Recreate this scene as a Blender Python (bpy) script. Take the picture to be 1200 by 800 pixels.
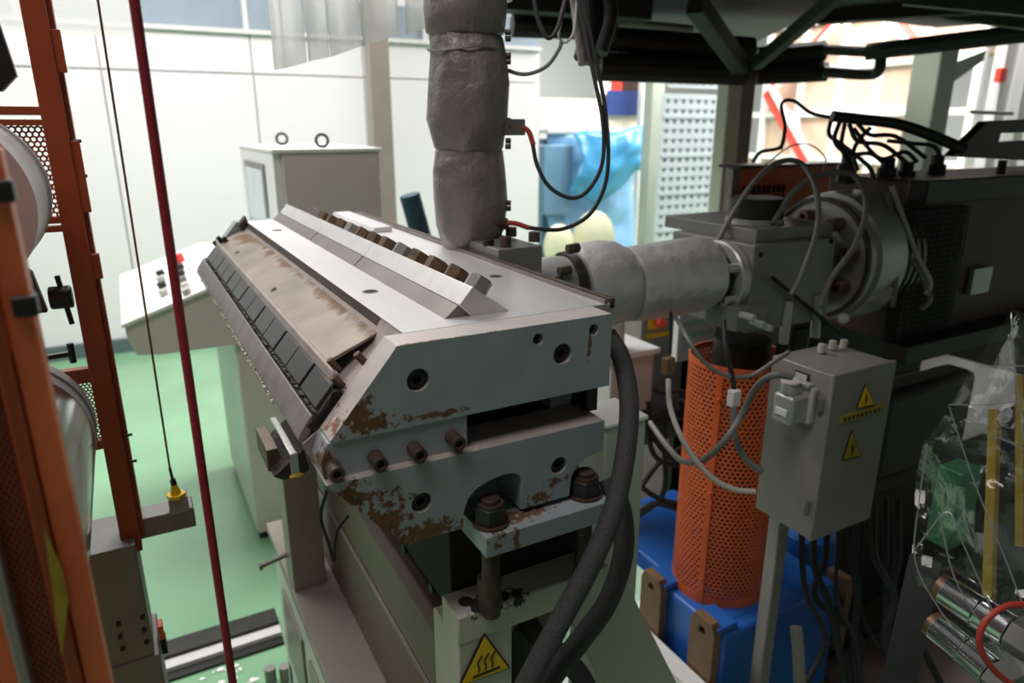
import bpy, bmesh, math, random
from mathutils import Vector, Matrix, noise
from mathutils.geometry import tessellate_polygon
random.seed(7)
S = bpy.context.scene
for o in list(bpy.data.objects): bpy.data.objects.remove(o)
COL = S.collection
# ---------------------------------------------------------------- camera
FPX = 820.0; CH = 1.9
PIT = math.atan(252/820); YAW = math.atan2(468, 857.9)
cam = bpy.data.cameras.new('camera'); co = bpy.data.objects.new('camera', cam); COL.objects.link(co)
cam.sensor_width = 36; cam.lens = FPX/1200*36; cam.clip_start = .02
co.location = (0, 0, CH); co.rotation_euler = (math.pi/2-PIT, 0, -YAW)
cam.dof.use_dof = True; cam.dof.focus_distance = 1.12; cam.dof.aperture_fstop = 3.6
S.camera = co
# ---------------------------------------------------------------- world and lights
w = bpy.data.worlds.new('hall_light'); S.world = w; w.use_nodes = True
w.node_tree.nodes['Background'].inputs[0].default_value = (1, .95, .93, 1)
w.node_tree.nodes['Background'].inputs[1].default_value = 0.06
def area(name, loc, size, energy, color=(1, 1, 1), target=None, sy=None):
    l = bpy.data.lights.new(name, 'AREA'); l.shape = 'RECTANGLE'; l.size = size; l.size_y = sy or size
    l.energy = energy; l.color = color
    o = bpy.data.objects.new(name, l); COL.objects.link(o); o.location = loc
    if target:
        d = Vector(target)-Vector(loc); o.rotation_euler = d.to_track_quat('-Z', 'Y').to_euler()
    return o
area('ceiling_and_fill_lamp', (0.0, 4.0, 4.6), 3.5, 345, (1, .98, .95), sy=2.2)
area('ceiling_and_fill_lamp', (-1.0, 0.3, 4.6), 2.2, 80, (1, .94, .92), sy=1.2)
area('ceiling_and_fill_lamp', (7.2, 5.2, 5.2), 3.6, 1100, (1, .98, .95), sy=4)
area('ceiling_and_fill_lamp', (4.5, 11.5, 5.4), 3.5, 700, (1, .98, .96), sy=3)  # unseen lamp added to brighten the far wall and its surroundings
S.view_settings.view_transform = 'Standard'; S.view_settings.look = 'None'
S.view_settings.exposure = -0.25; S.view_settings.gamma = 1
# ---------------------------------------------------------------- helpers
_fh = Vector((math.sin(YAW), math.cos(YAW), 0)); _R = Vector((math.cos(YAW), -math.sin(YAW), 0)); _Z = Vector((0, 0, 1))
_F = _fh*math.cos(PIT)-_Z*math.sin(PIT); _U = _fh*math.sin(PIT)+_Z*math.cos(PIT)
def at(x, y, X=None, Y=None, Z=None, D=None):
    r = _F*FPX+_R*(x-600)+_U*(400-y)
    if X is not None: t = X/r.x
    elif Y is not None: t = Y/r.y
    elif Z is not None: t = (Z-CH)/r.z
    else: t = D/FPX
    return Vector((0, 0, CH))+r*t
class MB:
    def __init__(s): s.v = []; s.f = []
    def add(s, vs, fs):
        n = len(s.v); s.v += [Vector(v) for v in vs]; s.f += [tuple(i+n for i in f) for f in fs]; return s
    def box(s, x0, x1, y0, y1, z0, z1):
        return s.add([(x, y, z) for z in (z0, z1) for y in (y0, y1) for x in (x0, x1)],
                     [(0, 2, 3, 1), (4, 5, 7, 6), (0, 1, 5, 4), (2, 6, 7, 3), (0, 4, 6, 2), (1, 3, 7, 5)])
    def prism(s, outer, a, b, holes=(), axis='Y'):
        loops = [outer]+list(holes); flat = [p for l in loops for p in l]
        def P(p, t): return {'Y': (p[0], t, p[1]), 'X': (t, p[0], p[1]), 'Z': (p[0], p[1], t)}[axis]
        n = len(flat); vs = [P(p, a) for p in flat]+[P(p, b) for p in flat]
        if holes:
            tr = tessellate_polygon([[Vector((p[0], p[1], 0)) for p in l] for l in loops]); fs = [tuple(t) for t in tr]
            fs += [tuple(i+n for i in t) for t in tr]
        else: fs = [tuple(range(n)), tuple(range(n, 2*n))]
        k = 0
        for l in loops:
            m = len(l); fs += [(k+i, k+(i+1) % m, n+k+(i+1) % m, n+k+i) for i in range(m)]; k += m
        return s.add(vs, fs)
    def cyl(s, p0, p1, r, r1=None, n=24, inner=0, rot=0):
        p0 = Vector(p0); p1 = Vector(p1); r1 = r if r1 is None else r1; d = (p1-p0).normalized()
        u = d.orthogonal().normalized() if abs(d.z) > .9 else d.cross(_Z).normalized(); v = d.cross(u)
        ring = lambda c, q: [c+(u*math.cos(rot+2*math.pi*i/n)+v*math.sin(rot+2*math.pi*i/n))*q for i in range(n)]
        vs = ring(p0, r)+ring(p1, r1)
        fs = [(i, (i+1) % n, n+(i+1) % n, n+i) for i in range(n)]
        if inner:
            vs += ring(p0, inner)+ring(p1, inner)
            for i in range(n):
                j = (i+1) % n; fs += [(2*n+i, 2*n+j, 3*n+j, 3*n+i), (i, j, 2*n+j, 2*n+i), (n+i, n+j, 3*n+j, 3*n+i)]
        else: fs += [tuple(range(n)), tuple(range(n, 2*n))]
        return s.add(vs, fs)
    def lathe(s, c, prof, axis=(0, 0, 1), n=40, bump=0, fr=6.0):
        d = Vector(axis).normalized(); u = d.orthogonal().normalized(); v = d.cross(u); c = Vector(c); vs = []
        for t, r in prof:
            for i in range(n):
                a = 2*math.pi*i/n; q = u*math.cos(a)+v*math.sin(a); p = c+d*t+q*r
                if bump: p += q*bump*noise.noise(p*fr+Vector((3, 1, 2)))+q*bump*.4*noise.noise(p*fr*3)
                vs.append(p)
        m = len(prof); fs = [(k*n+i, k*n+(i+1) % n, (k+1)*n+(i+1) % n, (k+1)*n+i) for k in range(m-1) for i in range(n)]
        fs += [tuple(range(n)), tuple(range((m-1)*n, m*n))]
        return s.add(vs, fs)
    def tube(s, pts, r, n=8, sub=6, smooth=True, corr=0):
        P = [Vector(p) for p in pts]; Q = []
        if smooth and len(P) > 2:
            E = [P[0]*2-P[1]]+P+[P[-1]*2-P[-2]]
            for i in range(1, len(E)-2):
                for k in range(sub):
                    t = k/sub; a, b, c, d = E[i-1:i+3]
                    Q.append(.5*((2*b)+(c-a)*t+(2*a-5*b+4*c-d)*t*t+(3*b-3*c+d-a)*t**3))
            Q.append(P[-1])
        else: Q = P
        vs = []; u = None
        for i, p in enumerate(Q):
            d = (Q[min(i+1, len(Q)-1)]-Q[max(i-1, 0)]).normalized()
            u = d.orthogonal().normalized() if u is None else (u-d*u.dot(d)).normalized()
            v = d.cross(u); rr = r*(1+corr*(i % 2))
            vs += [p+(u*math.cos(2*math.pi*k/n)+v*math.sin(2*math.pi*k/n))*rr for k in range(n)]
        m = len(Q); fs = [(k*n+i, k*n+(i+1) % n, (k+1)*n+(i+1) % n, (k+1)*n+i) for k in range(m-1) for i in range(n)]
        fs += [tuple(range(n)), tuple(range((m-1)*n, m*n))]
        return s.add(vs, fs)
    def blob(s, c, r, n=10, sx=1, sy=1, sz=1):
        vs = []; fs = []
        for j in range(1, n):
            for i in range(2*n):
                a = math.pi*i/n; b = math.pi*j/n
                vs.append(Vector(c)+Vector((math.sin(b)*math.cos(a)*r*sx, math.sin(b)*math.sin(a)*r*sy, math.cos(b)*r*sz)))
        for j in range(n-2):
            for i in range(2*n): k = (i+1) % (2*n); fs.append((j*2*n+i, j*2*n+k, (j+1)*2*n+k, (j+1)*2*n+i))
        fs += [tuple(range(2*n)), tuple(range((n-2)*2*n, (n-1)*2*n))]
        return s.add(vs, fs)
    def holes_sheet(s, fn, nu, nv, frac=.62, skip=None):
        """perforated sheet: hexagonal cells with round holes; fn(u,v) maps cell units to space"""
        for j in range(nv):
            for i in range(nu):
                cu = i+(.5 if j % 2 else 0)+.5; cv = (j+.5)*.866
                if skip and skip(i, j):
                    s.add([fn(cu+math.cos(math.pi/6+k*math.pi/3)*.5774, cv+math.sin(math.pi/6+k*math.pi/3)*.5774) for k in range(6)], [tuple(range(6))]); continue
                O = [fn(cu+math.cos(math.pi/6+k*math.pi/3)*.5774, cv+math.sin(math.pi/6+k*math.pi/3)*.5774) for k in range(6)]
                I = [fn(cu+math.cos(math.pi/6+k*math.pi/3)*.5*frac*1.08, cv+math.sin(math.pi/6+k*math.pi/3)*.5*frac*1.08) for k in range(6)]
                s.add(O+I, [(k, (k+1) % 6, 6+(k+1) % 6, 6+k) for k in range(6)])
        return s
    def build(s, name, m, parent=None, bevel=0, smooth=35, label=None, kind=None, weld=False, solid=0):
        me = bpy.data.meshes.new(name); me.from_pydata(s.v, [], s.f)
        b = bmesh.new(); b.from_mesh(me)
        if weld: bmesh.ops.remove_doubles(b, verts=b.verts, dist=.0004)
        bmesh.ops.recalc_face_normals(b, faces=b.faces); b.to_mesh(me); b.free()
        me.materials.append(m)
        if smooth: me.shade_smooth(); me.set_sharp_from_angle(angle=math.radians(smooth))
        o = bpy.data.objects.new(name, me); COL.objects.link(o)
        if parent is not None:
            o.parent = parent
            q = Vector((0, 0, 0)); p = parent
            while p: q += p.location; p = p.parent
            o.location = -q
        if bevel:
            md = o.modifiers.new('bevel', 'BEVEL'); md.width = bevel; md.segments = 2; md.limit_method = 'ANGLE'; md.angle_limit = math.radians(40)
        if solid:
            md = o.modifiers.new('solid', 'SOLIDIFY'); md.thickness = solid
        if label: o['label'] = label
        if kind: o['kind'] = kind
        return o
def retop(o, m, f):
    o.data.materials.append(m)
    for p in o.data.polygons:
        if f(p.normal): p.material_index = 1
    return o
def box(*a): return MB().box(*a)
def thing(name, label, cat, loc=(0, 0, 0), group=None):
    o = bpy.data.objects.new(name, None); COL.objects.link(o); o.location = loc; o.empty_display_size = .05
    o['label'] = label; o['category'] = cat
    if group: o['group'] = group
    return o
def tag(o, label, cat, group=None):
    o['label'] = label; o['category'] = cat
    if group: o['group'] = group
    return o
def circ(cx, cz, r, n=24): return [(cx+math.cos(2*math.pi*i/n)*r, cz+math.sin(2*math.pi*i/n)*r) for i in range(n)]
# ---------------------------------------------------------------- materials
def mat(name, col, rough=.5, metal=0.0, var=.12, scale=8, rust=0.0, rustcol=(.125, .062, .027), spots=(), bump=.0, bscale=60,
        dark=None, emit=0, alpha=1, trans=0, streak=None, bdist=.003, spec=.5, coat=0, rs=75, edge=.05):
    m = bpy.data.materials.new(name); m.use_nodes = True; nt = m.node_tree; N = nt.nodes; L = nt.links
    b = N['Principled BSDF']; b.inputs['Roughness'].default_value = rough; b.inputs['Metallic'].default_value = metal
    b.inputs['Specular IOR Level'].default_value = spec; b.inputs['Coat Weight'].default_value = coat
    tc = N.new('ShaderNodeTexCoord'); mp = N.new('ShaderNodeMapping'); L.new(tc.outputs['Object'], mp.inputs[0])
    if streak: mp.inputs['Scale'].default_value = streak
    no = N.new('ShaderNodeTexNoise'); no.inputs['Scale'].default_value = scale; no.inputs['Detail'].default_value = 6; L.new(mp.outputs[0], no.inputs[0])
    mx = N.new('ShaderNodeMix'); mx.data_type = 'RGBA'; L.new(no.outputs[0], mx.inputs[0])
    c0 = [min(1, c*(1-var*1.6)) for c in col]+[1]; c1 = [min(1, c*(1+var*1.6)) for c in col]+[1]
    mx.inputs[6].default_value = c0; mx.inputs[7].default_value = c1
    out = mx.outputs[2]
    if rust > 0 or spots:
        n2 = N.new('ShaderNodeTexNoise'); n2.inputs['Scale'].default_value = rs; n2.inputs['Detail'].default_value = 8; n2.inputs['Roughness'].default_value = .65
        L.new(tc.outputs['Object'], n2.inputs[0]); acc = None
        for c, r in spots:
            vm = N.new('ShaderNodeVectorMath'); vm.operation = 'SUBTRACT'; vm.inputs[1].default_value = c; L.new(tc.outputs['Object'], vm.inputs[0])
            vd = N.new('ShaderNodeVectorMath'); vd.operation = 'DIVIDE'; vd.inputs[1].default_value = r; L.new(vm.outputs[0], vd.inputs[0])
            ln = N.new('ShaderNodeVectorMath'); ln.operation = 'LENGTH'; L.new(vd.outputs[0], ln.inputs[0])
            mr = N.new('ShaderNodeMapRange'); mr.inputs[1].default_value = 1.25; mr.inputs[2].default_value = .1; mr.inputs[3].default_value = 0; mr.inputs[4].default_value = .38; L.new(ln.outputs['Value'], mr.inputs[0])
            if acc is None: acc = mr.outputs[0]
            else:
                mm = N.new('ShaderNodeMath'); mm.operation = 'MAXIMUM'; L.new(acc, mm.inputs[0]); L.new(mr.outputs[0], mm.inputs[1]); acc = mm.outputs[0]
        ad = N.new('ShaderNodeMath'); ad.operation = 'ADD'; L.new(n2.outputs[0], ad.inputs[0])
        if acc: L.new(acc, ad.inputs[1])
        else: ad.inputs[1].default_value = 0
        mr = N.new('ShaderNodeMapRange'); t = .78-rust*.5; mr.inputs[1].default_value = t; mr.inputs[2].default_value = t+edge; L.new(ad.outputs[0], mr.inputs[0])
        n3 = N.new('ShaderNodeTexNoise'); n3.inputs['Scale'].default_value = 90; n3.inputs['Detail'].default_value = 4; L.new(tc.outputs['Object'], n3.inputs[0])
        rc = N.new('ShaderNodeMix'); rc.data_type = 'RGBA'; L.new(n3.outputs[0], rc.inputs[0])
        rc.inputs[6].default_value = [c*.2 for c in rustcol]+[1]; rc.inputs[7].default_value = [min(1, c*1.9) for c in rustcol]+[1]
        m2 = N.new('ShaderNodeMix'); m2.data_type = 'RGBA'; L.new(mr.outputs[0], m2.inputs[0]); L.new(out, m2.inputs[6]); L.new(rc.outputs[2], m2.inputs[7]); out = m2.outputs[2]
        rr = N.new('ShaderNodeMapRange'); rr.inputs[3].default_value = rough; rr.inputs[4].default_value = .85; L.new(mr.outputs[0], rr.inputs[0]); L.new(rr.outputs[0], b.inputs['Roughness'])
        if metal:
            rm = N.new('ShaderNodeMapRange'); rm.inputs[3].default_value = metal; rm.inputs[4].default_value = 0; L.new(mr.outputs[0], rm.inputs[0]); L.new(rm.outputs[0], b.inputs['Metallic'])
    L.new(out, b.inputs['Base Color'])
    if bump:
        bn = N.new('ShaderNodeTexNoise'); bn.inputs['Scale'].default_value = bscale; bn.inputs['Detail'].default_value = 5; L.new(mp.outputs[0], bn.inputs[0])
        bp = N.new('ShaderNodeBump'); bp.inputs['Strength'].default_value = bump; bp.inputs['Distance'].default_value = bdist; L.new(bn.outputs[0], bp.inputs['Height']); L.new(bp.outputs[0], b.inputs['Normal'])
    if emit: b.inputs['Emission Color'].default_value = (*col, 1); b.inputs['Emission Strength'].default_value = emit
    b.inputs['Alpha'].default_value = alpha; b.inputs['Transmission Weight'].default_value = trans
    return m
GP = (.30, .34, .365)
M = {}
M['cap'] = mat('grey_paint_cap', GP, .42, .0, .16, 14, rust=.14, spots=[((.215, .80, 1.56), (.04, .04, .035)), ((.235, .8, 1.54), (.07, .04, .018)), ((.33, .8, 1.535), (.06, .04, .008)), ((.565, .8, 1.60), (.006, .03, .05)), ((.19, .82, 1.50), (.02, .04, .04))], bump=.06)
M['cap_low'] = mat('grey_paint_lower', (.28, .315, .34), .45, .0, .10, 14, rust=.12, spots=[((.24, .79, 1.40), (.065, .06, .065)), ((.20, .79, 1.45), (.05, .06, .03)), ((.30, .79, 1.37), (.09, .06, .035)), ((.355, .8, 1.36), (.03, .05, .03)), ((.475, .8, 1.375), (.04, .05, .018)), ((.505, .8, 1.395), (.035, .05, .014)), ((.19, .8, 1.455), (.03, .05, .02))], bump=.08)
M['mid'] = mat('grey_paint_mid', (.29, .32, .35), .45, 0, .08, 14, rust=.1, spots=[((.168, .8, 1.50), (.02, .05, .04))])
M['flange'] = mat('grey_paint_flange', (.26, .29, .31), .5, 0, .1, 20, rust=.1, spots=[((.393, .77, 1.357), (.034, .03, .02)), ((.39, .75, 1.34), (.012, .02, .03)), ((.45, .79, 1.36), (.10, .03, .012)), ((.42, .756, 1.34), (.008, .02, .03))])
M['topsteel'] = mat('machined_steel_top', (.72, .71, .71), .36, .55, .05, 10, rust=.0, bump=.02, streak=(6, 1, 6))
M['captop'] = M['cap']
M['bar'] = mat('ground_steel_bar', (.62, .61, .60), .38, .5, .08, 22, rust=.12, rustcol=(.30, .24, .2), bump=.03)
M['bardark'] = mat('dark_brown_steel', (.19, .165, .155), .5, .4, .2, 12, bump=.05)
M['slant'] = mat('resin_stained_steel', (.36, .31, .29), .55, .2, .22, 25, rust=.28, rustcol=(.10, .06, .035), bump=.12, streak=(1, 1, 1))
M['slanttop'] = mat('worn_bare_steel', (.55, .50, .48), .45, .35, .1, 14, rust=.03, rustcol=(.2, .1, .06), spots=[((.19, .82, 1.545), (.03, .06, .03)), ((.3, .80, 1.638), (.2, .006, .01))], bump=.05)
M['plate'] = mat('resin_stained_plate', (.26, .215, .17), .45, .15, .42, 11, rust=.16, rustcol=(.15, .09, .05), spots=[((.290, 1.4, 1.618), (.03, 1.6, .02)), ((.27, 2.0, 1.61), (.05, .15, .05)), ((.24, .9, 1.58), (.04, .05, .04))], bump=.1, rs=17, edge=.18)
M['wallburn'] = mat('burnt_resin_wall', (.055, .036, .024), .6, .2, .7, 30, streak=(1, 4, .6), bump=.2)
M['tile'] = mat('dark_heater_tile', (.055, .058, .062), .42, .3, .15, 20)
M['groove'] = mat('black_resin_crust', (.018, .014, .012), .7, 0, .6, 80, bump=1, bscale=120)
M['rail'] = mat('scuffed_steel_rail', (.20, .18, .18), .5, .1, .3, 30, rust=.16, rustcol=(.16, .10, .08), bump=.08)
M['resin'] = mat('crusted_resin', (.55, .52, .44), .6, 0, .4, 60, bump=.5)
M['hexrust'] = mat('rusty_bolt_head', (.10, .06, .035), .6, .3, .8, 60, rust=.35, rustcol=(.12, .07, .03), bump=.3)
M['hexside'] = mat('burnt_bolt_steel', (.10, .075, .055), .5, .5, .5, 50, rust=.25, rustcol=(.14, .08, .03), bump=.15)
M['black'] = mat('black_oxide_steel', (.022, .022, .023), .4, .4, .3, 40)
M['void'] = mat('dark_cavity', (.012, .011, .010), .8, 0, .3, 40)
M['rod'] = mat('rusty_screw', (.075, .045, .035), .55, .4, .5, 50, rust=.2, bump=.2)
M['nut'] = mat('black_nut', (.025, .025, .026), .45, .3, .3, 50, rust=.12, rustcol=(.35, .22, .12))
M['rubber'] = mat('black_rubber', (.016, .016, .018), .5, 0, .3, 50)
M['hose'] = mat('braided_hose', (.045, .045, .047), .62, .1, .35, 300, bump=.8, bscale=420)
M['cable_grey'] = mat('grey_cable', (.16, .155, .145), .45)
M['cable_light'] = mat('light_cable', (.5, .48, .44), .45)
M['cable_red'] = mat('red_sleeve', (.35, .03, .02), .5)
M['blanket'] = mat('grey_insulation_cloth', (.21, .185, .17), .45, .3, .25, 10, bump=.8, bscale=16, bdist=.02, rust=.05, rustcol=(.08, .06, .05))
M['jacket'] = mat('silver_insulation_jacket', (.58, .57, .58), .40, .35, .15, 10, bump=.7, bscale=18, bdist=.014)
M['greysteel'] = mat('grey_machine_steel', (.22, .215, .205), .45, .35, .12, 12, rust=.05, rustcol=(.12, .09, .07))
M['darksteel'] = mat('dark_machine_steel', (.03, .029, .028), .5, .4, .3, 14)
M['flangesteel'] = mat('flange_steel', (.50, .50, .50), .35, .45, .2, 10)
M['brass'] = mat('brown_bolt', (.22, .14, .09), .35, .7, .3, 30)
M['orange'] = mat('orange_paint', (.75, .15, .04), .42, 0, .12, 12, bump=.03)
M['orange_dark'] = mat('red_orange_paint', (.30, .048, .012), .42, 0, .12, 12)
M['orange_mesh'] = mat('orange_perforated_sheet', (.70, .13, .035), .45, 0, .1, 14)
M['floor'] = mat('green_epoxy', (.21, .41, .24), .28, 0, .16, 2.2, rust=.0, bump=.06, bscale=7, coat=.2)
M['wall'] = mat('white_wall_panel', (.84, .82, .84), .5, 0, .01, 3)
M['white'] = mat('white_paint', (.78, .78, .76), .4, 0, .03, 6)
M['cab'] = mat('console_grey', (.62, .60, .59), .42, 0, .03, 6)
M['cabside'] = mat('console_side', (.70, .62, .59), .4, 0.2, .04, 6)
M['cream'] = mat('cream_paint', (.80, .74, .64), .5, 0, .03, 4)
M['frame'] = mat('frame_paint', (.52, .49, .42), .42, 0, .06, 9, rust=.08, spots=[((.40, .8, 1.2), (.05, .06, .02)), ((.45, .8, 1.2), (.03, .05, .02))], rustcol=(.06, .03, .02))
M['beam'] = mat('beam_taupe', (.17, .12, .10), .45, 0.1, .08, 8)
M['beamlight'] = mat('beam_light', (.30, .26, .23), .4, 0.1, .08, 8)
M['yellow'] = mat('sign_yellow', (.80, .50, .01), .4, 0, .04, 10)
M['yellow2'] = mat('worn_sign_yellow', (.38, .26, .02), .5, 0, .2, 30)
M['ink'] = mat('ink_black', (.012, .012, .012), .5)
M['chrome'] = mat('chrome_roll', (.75, .76, .78), .14, 1, .03, 3)
M['rollgrey'] = mat('roller_end_grey', (.40, .38, .39), .4, .3, .1, 10)
M['blue'] = mat('blue_paint', (.02, .13, .50), .4, 0, .12, 12)
M['brownplate'] = mat('brown_plate', (.20, .115, .06), .55, .1, .2, 20)
M['navy'] = mat('navy_panel', (.02, .05, .20), .5)
M['red'] = mat('red_paint', (.75, .05, .03), .45)
M['redrope'] = mat('red_rope', (.22, .01, .025), .55, 0, .25, 60)
M['strip'] = None
M['bluefilm'] = mat('blue_plastic_film', (.24, .45, .68), .25, 0, .25, 5, bump=.5, bscale=9)
M['bluefilm2'] = mat('dull_blue_film', (.16, .30, .44), .3, 0, .15, 5, bump=.3, bscale=9)
M['palecream'] = mat('pale_yellow_sack', (.80, .77, .55), .6, 0, .1, 6, bump=.4, bscale=9)
M['board'] = mat('beige_board', (.66, .47, .36), .6, 0, .1, 2)
M['teal'] = mat('teal_light_panel', (.50, .68, .66), .5, 0, .05, 8)
M['perf'] = mat('pale_blue_grey_sheet', (.60, .67, .70), .45, 0, .06, 6)
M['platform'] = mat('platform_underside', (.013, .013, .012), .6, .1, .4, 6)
M['greenbeam'] = mat('dark_green_beam', (.035, .055, .04), .5, 0, .3, 8)
M['column'] = mat('column_green_grey', (.50, .53, .45), .45, 0, .05, 6)
M['jb'] = mat('junction_box_grey', (.29, .27, .25), .42, .15, .08, 10, rust=.02, rustcol=(.15, .1, .06))
M['glassband'] = mat('blue_grey_glass', (.33, .40, .47), .25, 0, .1, 3)
M['screen'] = mat('pale_screen', (.50, .62, .68), .15)
M['greenpaint'] = mat('green_machine_paint', (.03, .16, .07), .4)
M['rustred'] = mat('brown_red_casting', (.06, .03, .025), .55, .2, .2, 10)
M['greenrefl'] = mat('bare_bracket', (.5, .5, .48), .25, .8)
def film(name, tint, a, rough=.12):
    m = bpy.data.materials.new(name); m.use_nodes = True; nt = m.node_tree; N = nt.nodes; L = nt.links
    N.remove(N['Principled BSDF']); o = N['Material Output']
    t = N.new('ShaderNodeBsdfTransparent'); t.inputs[0].default_value = (*tint, 1)
    g = N.new('ShaderNodeBsdfGlossy'); g.inputs[1].default_value = rough
    d = N.new('ShaderNodeBsdfTranslucent'); d.inputs[0].default_value = (.8, .8, .8, 1)
    lw = N.new('ShaderNodeLayerWeight'); lw.inputs[0].default_value = .35; f = N.new('ShaderNodeMapRange'); f.inputs[1].default_value = .0; f.inputs[2].default_value = 1.0; f.inputs[3].default_value = .03; f.inputs[4].default_value = .45; L.new(lw.outputs['Facing'], f.inputs[0])
    a1 = N.new('ShaderNodeMixShader'); a1.inputs[0].default_value = a; L.new(t.outputs[0], a1.inputs[1]); L.new(d.outputs[0], a1.inputs[2])
    a2 = N.new('ShaderNodeMixShader'); L.new(f.outputs[0], a2.inputs[0]); L.new(a1.outputs[0], a2.inputs[1]); L.new(g.outputs[0], a2.inputs[2])
    L.new(a2.outputs[0], o.inputs[0])
    tc = N.new('ShaderNodeTexCoord'); n = N.new('ShaderNodeTexNoise'); n.inputs['Scale'].default_value = 18; n.inputs['Detail'].default_value = 3; L.new(tc.outputs['Object'], n.inputs[0])
    b = N.new('ShaderNodeBump'); b.inputs['Strength'].default_value = .5; b.inputs['Distance'].default_value = .01; L.new(n.outputs[0], b.inputs['Height']); L.new(b.outputs[0], g.inputs['Normal'])
    return m
M['strip'] = film('clear_pvc_strip', (.88, .87, .86), .5, .3)
M['wrap'] = film('clear_wrap_film', (.90, .92, .93), .05, .1)
M['crease'] = film('film_crease_glint', (.80, .82, .83), .5, .15)

# ================================================================ THE SETTING
def struct(name, mb, m, parent=None, bevel=0, smooth=0):
    o = mb.build(name, m, parent, bevel=bevel, smooth=smooth)
    if parent is None: o['kind'] = 'structure'
    return o
struct('floor', box(-8, 16, -4, 18, -.1, 0), M['floor'])
struct('floor_2', box(2.0, 8.5, .0, 5.0, .0, .012), mat('added_dark_floor', (.06, .056, .05), .95, 0, .3, 5, spec=.1))  # dark slab added over the green floor to cut its bounce on the right
wb = struct('wall_back', box(-8, 4.06, 6.86, 7.0, 0, 5.2), M['wall'])
def wx(px, py): return at(px, py, Y=6.8)
# panels of the wall (cladding sheets with joints)
cuts = [-8, -5.2, -2.4, -.02, 1.14, 2.13, 3.1, 4.05]
for a_, b_ in zip(cuts[:-1], cuts[1:]):
    box(a_+.006, b_-.006, 6.80, 6.86, .12, 2.33).build('panel', M['wall'], wb, bevel=.004, smooth=0)
    box(a_+.006, b_-.006, 6.81, 6.86, 2.345, 2.66).build('panel', M['wall'], wb, smooth=0)
struct('trim_1', box(-8, 4.05, 6.77, 6.80, 2.655, 2.69), M['white'])
struct('window_1', box(-8, 4.05, 6.82, 6.85, 2.69, 2.98), M['glassband'])
for k in range(9): box(-3+k*.82, -2.96+k*.82, 6.79, 6.83, 2.69, 2.98).build('mullion', M['white'], bpy.data.objects['window_1'], smooth=0)
struct('baseboard_back', box(-8, 4.05, 6.76, 6.80, 0, .12), mat('dark_skirting', (.10, .14, .15), .5))
struct('wall_far', box(-2, 16, 15, 15.2, 0, 6), M['wall'])
struct('wall_right', box(15.5, 15.7, -4, 15, 0, 6), M['wall'])
struct('wall_front', box(-3, 15, -3.2, -3, 0, 3.2), mat('dim_wall', (.25, .25, .25), .7))
# column between wall and console
q = at(436, 120, Y=5.6); cl = box(q.x, q.x+.16, 5.6, 5.75, 0, 4.2).build('steel_column', M['beamlight'], None, bevel=.005); tag(cl, 'slim grey column standing behind the control cabinet by the white wall', 'column')

# ================================================================ FLAT DIE
die = thing('flat_extrusion_die', 'large grey flat extrusion die with rusty end plates and silver top', 'machine', (.4, 1.5, 1.29))
Y0, Y1 = .85, 2.15
body = [(.298, 1.638), (.290, 1.622), (.234, 1.583), (.212, 1.572), (.205, 1.565), (.172, 1.528), (.158, 1.51), (.166, 1.498), (.172, 1.472), (.60, 1.472), (.60, 1.53), (.642, 1.53), (.642, 1.638)]
MB().prism([(.300, 1.637), (.283, 1.603), (.24, 1.57), (.20, 1.53), (.182, 1.522), (.36, 1.522), (.36, 1.54), (.642, 1.54), (.642, 1.637)], Y0, Y1).build('die_body', M['slant'], die)
box(.299, .64, Y0, Y1, 1.637, 1.6385).build('top_plate', M['topsteel'], die, label='bright machined top surface')
MB().prism([(.300, 1.638), (.2988, 1.638), (.2895, 1.613), (.297, 1.610)], .945, Y1).build('burnt_step', M['wallburn'], die, label='step coated in burnt brown resin')
MB().prism([(.2925, 1.6155), (.2905, 1.6185), (.214, 1.5865), (.217, 1.581)], .935, 2.13).build('deflector_plate', M['plate'], die, bevel=.001, label='sloping plate stained beige by resin')
# pointed far tip of the plate
MB().prism([(.300, 1.64), (.296, 1.655), (.275, 1.632), (.28, 1.625)], 2.12, 2.16).build('plate_tip', M['wallburn'], die)
# ledge, tiles, groove, rail
MB().prism([(.2165, 1.588), (.2125, 1.5925), (.2085, 1.590), (.205, 1.577), (.225, 1.565)], .868, 2.13).build('lip_ledge', M['slant'], die, bevel=.0008)
MB().prism([(.212, 1.572), (.203, 1.571), (.178, 1.540), (.166, 1.53), (.178, 1.515), (.22, 1.55)], .855, 2.13).build('lip_channel', M['groove'], die)
ty = .865; i = 0
while ty < 2.10:
    ln = .0885 if i % 2 else .0875
    MB().prism([(.2065, 1.5755), (.2035, 1.5785), (.1795, 1.5495), (.1835, 1.5455)], ty, ty+ln).build('heater_tile', M['tile'], die, bevel=.0012)
    ty += ln+(.0035 if i % 2 else .0105); i += 1
rm = MB(); rp = [(.1745, 1.5425), (.1715, 1.5435), (.154, 1.5175), (.153, 1.512), (.158, 1.508), (.170, 1.52)]
rm.prism(rp, .857, 2.14).build('lip_rail', M['rail'], die, bevel=.001, label='scuffed grey lip rail')
g = MB()
for k in range(330):
    y = random.uniform(.86, 2.13); r = random.uniform(.0012, .003)
    g.blob((.1765+random.uniform(-.001, .0015), y, 1.545+random.uniform(-.001, .002)), r, n=3, sy=random.uniform(1, 2.5))
g.build('resin_crumbs', M['groove'], die, kind='stuff')
g = MB()
for k in range(260):
    y = random.uniform(1.02, 2.14); r = random.uniform(.001, .0028)
    g.blob((.1535-random.uniform(0, .003), y, 1.511-random.uniform(0, .006)), r, n=3, sz=random.uniform(1, 2))
g.build('resin_drips', M['resin'], die, kind='stuff')
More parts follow.
